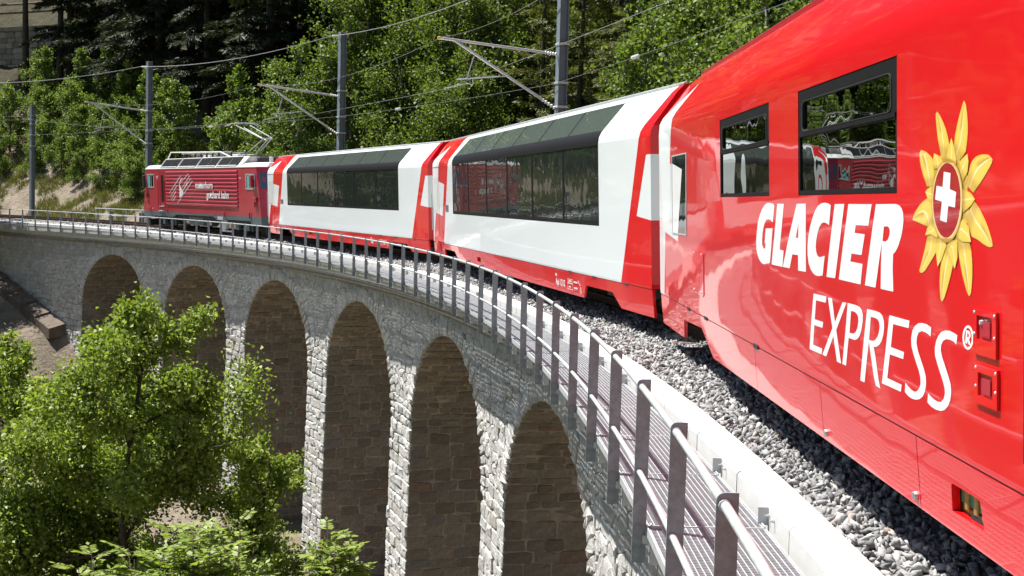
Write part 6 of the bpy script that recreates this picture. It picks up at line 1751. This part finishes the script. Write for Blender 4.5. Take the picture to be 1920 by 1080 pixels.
# bushes and saplings on the bank
B = [(86.8, 10.5, 1.1, 'bush', 'round green bush on the sandy bank at the far left edge'), (84.2, 11.4, 1.0, 'bush', 'green bush on the sandy bank behind the pale mast'),
     (81.6, 11.2, 1.15, 'bush', 'large green bush on the sandy bank right of the pale mast'), (78.8, 10.9, .95, 'bush', 'green bush on the sandy bank in the middle between the two left masts'),
     (78.6, 12.7, .9, 'sap', 'thin leafy sapling rising from the sandy bank in front of the dark wood'), (83.0, 13.2, .95, 'sap', 'thin leafy sapling on the bank above the pale mast'),
     (75.6, 9.4, .8, 'bush', 'low green bush near the foot of the bank left of the locomotive'), (73.0, 9.0, .95, 'bush', 'dark leafy bush at the foot of the bank close to the locomotive nose'),
     (70.4, 7.9, .85, 'bush', 'leafy green bush right in front of the locomotive nose'), (68.6, 8.8, 1.05, 'sap', 'bright leafy sapling behind the mast at the locomotive nose'),
     (66.6, 8.2, 1.1, 'sap', 'bright leafy sapling above the roof of the locomotive'), (62.6, 8.4, 1.0, 'bush', 'green bush above the middle of the locomotive roof'),
     (60.2, 8.0, 1.15, 'sap', 'leafy sapling left of the raised pantograph'), (57.0, 7.4, 1.3, 'sap', 'leafy sapling right of the raised pantograph'),
     (50.0, 8.3, 1.5, 'sap', 'bright sapling above the second carriage roof'), (44.3, 8.2, 1.6, 'sap', 'bright sapling above the joint between the white carriages'),
     (41.3, 8.4, 1.5, 'sap', 'bright sapling left of the cantilever arm of the nearest mast'), (37.6, 8.0, 1.45, 'sap', 'bright sapling right under the cantilever arm of the nearest mast'),
     (90.0, 12.0, 1.0, 'bush', 'green bush on the upper bank below the retaining wall'),
     (88.5, 8.6, 0.9, 'bush', 'low green bush low on the sandy bank at the far left edge'),
     (85.6, 8.4, 0.6, 'bush', 'small green bush low on the sandy bank left of the pale mast'),
     (80.0, 9.2, 0.7, 'bush', 'small round green bush low on the bank right of the pale mast'),
     (77.2, 8.3, 0.55, 'bush', 'small green tuft of a bush low on the bank midway to the locomotive'),
     (82.6, 9.8, 0.85, 'bush', 'bushy green shrub directly right of the pale mast top'),
     (85.9, 12.6, 1.0, 'sap', 'leafy sapling high on the bank left of the pale mast'),
     (80.8, 13.6, 1.0, 'sap', 'leafy sapling at the edge of the dark wood between the left masts'),
     (76.3, 11.6, 1.0, 'sap', 'leafy sapling at the edge of the dark wood left of the locomotive mast'),
     (77.6, 12.0, 0.9, 'bush', 'leafy bush under the dark wood left of the locomotive mast'),
     (74.2, 10.9, 0.9, 'bush', 'leafy bush under the dark wood right beside the locomotive mast'),
     (87.6, 13.6, 1.1, 'bush', 'leafy bush under the pines at the upper left edge'),
     (71.6, 9.6, 1.0, 'sap', 'tall leafy sapling left of the mast behind the locomotive nose'),
     (89.6, 9.6, 1.2, 'bush', 'big green bush at the very left edge of the sandy bank'),
     (87.6, 9.2, 0.8, 'bush', 'small green bush left of the pale mast at mid height of the bank'),
     (82.2, 8.6, 0.6, 'bush', 'tiny round bush on the sandy bank just right of the pale mast foot'),
     (79.2, 9.9, 1.0, 'bush', 'green bush in the middle of the sandy bank'),
     (76.6, 10.0, 0.9, 'bush', 'green bush on the sandy bank nearer the locomotive'),
     (74.4, 8.0, 0.5, 'bush', 'tiny bush low on the sandy bank near the locomotive'),
     (72.2, 8.4, 0.9, 'bush', 'dark green bush beside the locomotive nose at the bank foot'),
     (69.4, 7.2, 0.7, 'bush', 'low bush touching the locomotive nose')]
for s, o, c, k, lab in B: tree(k, s, o, lab, None, c)

# grass and weeds on the bank
n = 34000
s_ = rr_.uniform(56, 96, n); o_ = rr_.uniform(4.6, 14, n)
keep = fbm(s_ * .38, o_ * .38, 4, 40) > -.06
s_, o_ = s_[keep], o_[keep]; n = len(s_)
pos = PA(s_, o_, 0); pos[:, 2] = ground_h(s_, o_)
rep = 5; pos = np.repeat(pos, rep, 0) + rr_.normal(0, .07, (n * rep, 3)) * np.array([1, 1, 0.1]); n *= rep
h = rr_.uniform(.10, .34, n)[:, None]; az = rr_.uniform(0, 6.28, n); d = np.stack([np.cos(az), np.sin(az), np.zeros(n)], -1); ln = rr_.normal(0, .25, (n, 3)); ln[:, 2] = 1
V = np.stack([pos - d * .014, pos + d * .014, pos + ln * h + d * .003, pos + ln * h - d * .003], 1).reshape(-1, 3)
link('bank_grass', fast_mesh('bank_grass', V, np.arange(4 * n).reshape(n, 4)), MAT['grass'], kind='stuff')

# ------------------------------------------------------------------ passengers behind the glass
def seated(car, x, y, face, hair, shirt, label):
    """one continuous skinned body: pelvis root, torso, neck, head, arms resting on the lap, thighs and calves"""
    vs = [(0, 0, 0), (0, 0, .22), (0, 0, .42), (0, 0, .52), (.02, 0, .60), (.035, 0, .70), (.03, 0, .77),
          (.0, .17, .44), (.08, .22, .20), (.26, .16, .10), (.34, .12, .10), (.0, -.17, .44), (.08, -.22, .20), (.26, -.16, .10), (.34, -.12, .10),
          (.02, .09, -.01), (.40, .11, .02), (.42, .11, -.36), (.52, .11, -.40), (.02, -.09, -.01), (.40, -.11, .02), (.42, -.11, -.36), (.52, -.11, -.40)]
    ed = [(0, 1), (1, 2), (2, 3), (3, 4), (4, 5), (5, 6), (2, 7), (7, 8), (8, 9), (9, 10), (2, 11), (11, 12), (12, 13), (13, 14), (0, 15), (15, 16), (16, 17), (17, 18), (0, 19), (19, 20), (20, 21), (21, 22)]
    rad = [.15, .15, .16, .06, .075, .095, .06, .065, .048, .038, .04, .065, .048, .038, .04, .09, .07, .05, .04, .09, .07, .05, .04]
    me = bpy.data.meshes.new('body'); me.from_pydata(vs, ed, []); o = bpy.data.objects.new('tmp', me); COL.objects.link(o)
    m_ = o.modifiers.new('s', 'SKIN'); m_.use_smooth_shade = True
    for i, v in enumerate(me.skin_vertices[0].data):
        v.radius = (rad[i], rad[i] * (1.25 if i in (1, 2) else 1)); v.use_root = (i == 0)
    o.modifiers.new('u', 'SUBSURF').levels = 1
    dg = bpy.context.evaluated_depsgraph_get()
    bm2 = bpy.data.meshes.new_from_object(o.evaluated_get(dg)); bpy.data.objects.remove(o, do_unlink=True)
    loc_ = car.matrix_basis @ Vector((x, y, 1.36))
    e = car.rotation_euler.copy(); e.z += 0 if face > 0 else math.pi
    root = empty('person', loc_, e); tag(root, label, 'person')
    bm2.materials.clear(); bm2.materials.append(shirt); bm2.materials.append(MAT['skin'])
    for p in bm2.polygons:
        if p.center.z > .53 or p.center.x > .30 and p.center.z > .05 and p.center.z < .2 and abs(p.center.y) > .05: p.material_index = 1
    link('body', bm2, None, root)
    h = MB()
    for k in range(5):
        a = -.5 + k * .25
        h.tube([(.13 - .05 * abs(a), a * .09, .765), (.03, a * .20, .805), (-.065, a * .18, .74), (-.075, a * .15, .655)], [.03, .045, .045, .03], 6)
    link('hair', h.mesh('hair', True), hair, root)
    b_ = MB()
    for sy in (-1, 1): b_.lathe((.118, sy * .032, .715), (.132, sy * .032, .715), [(0, .012), (1, .008)], 6)
    b_.lathe((.12, 0, .70), (.15, 0, .675), [(0, .012), (1, .014)], 6)
    link('face', b_.mesh('face'), MAT['skin'], root)
bpy.context.view_layer.update()
seated(car1, -3.35, .90, 1, MAT['hair_white'], MAT['cloth_pale'], 'white haired passenger in a pale shirt behind the fifth window of the nearer white carriage')
seated(car1, -2.95, .40, -1, MAT['hair_brown'], MAT['cloth_pale'], 'brown haired passenger on an aisle seat behind the fifth window of the nearer white carriage')
seated(car1, -5.4, .90, 1, MAT['hair_white'], MAT['cloth_blue'], 'white haired passenger behind the last window of the nearer white carriage')
seated(car2, -3.3, .90, 1, MAT['hair_brown'], MAT['cloth_pale'], 'brown haired passenger in a pale shirt behind a window of the farther white carriage')
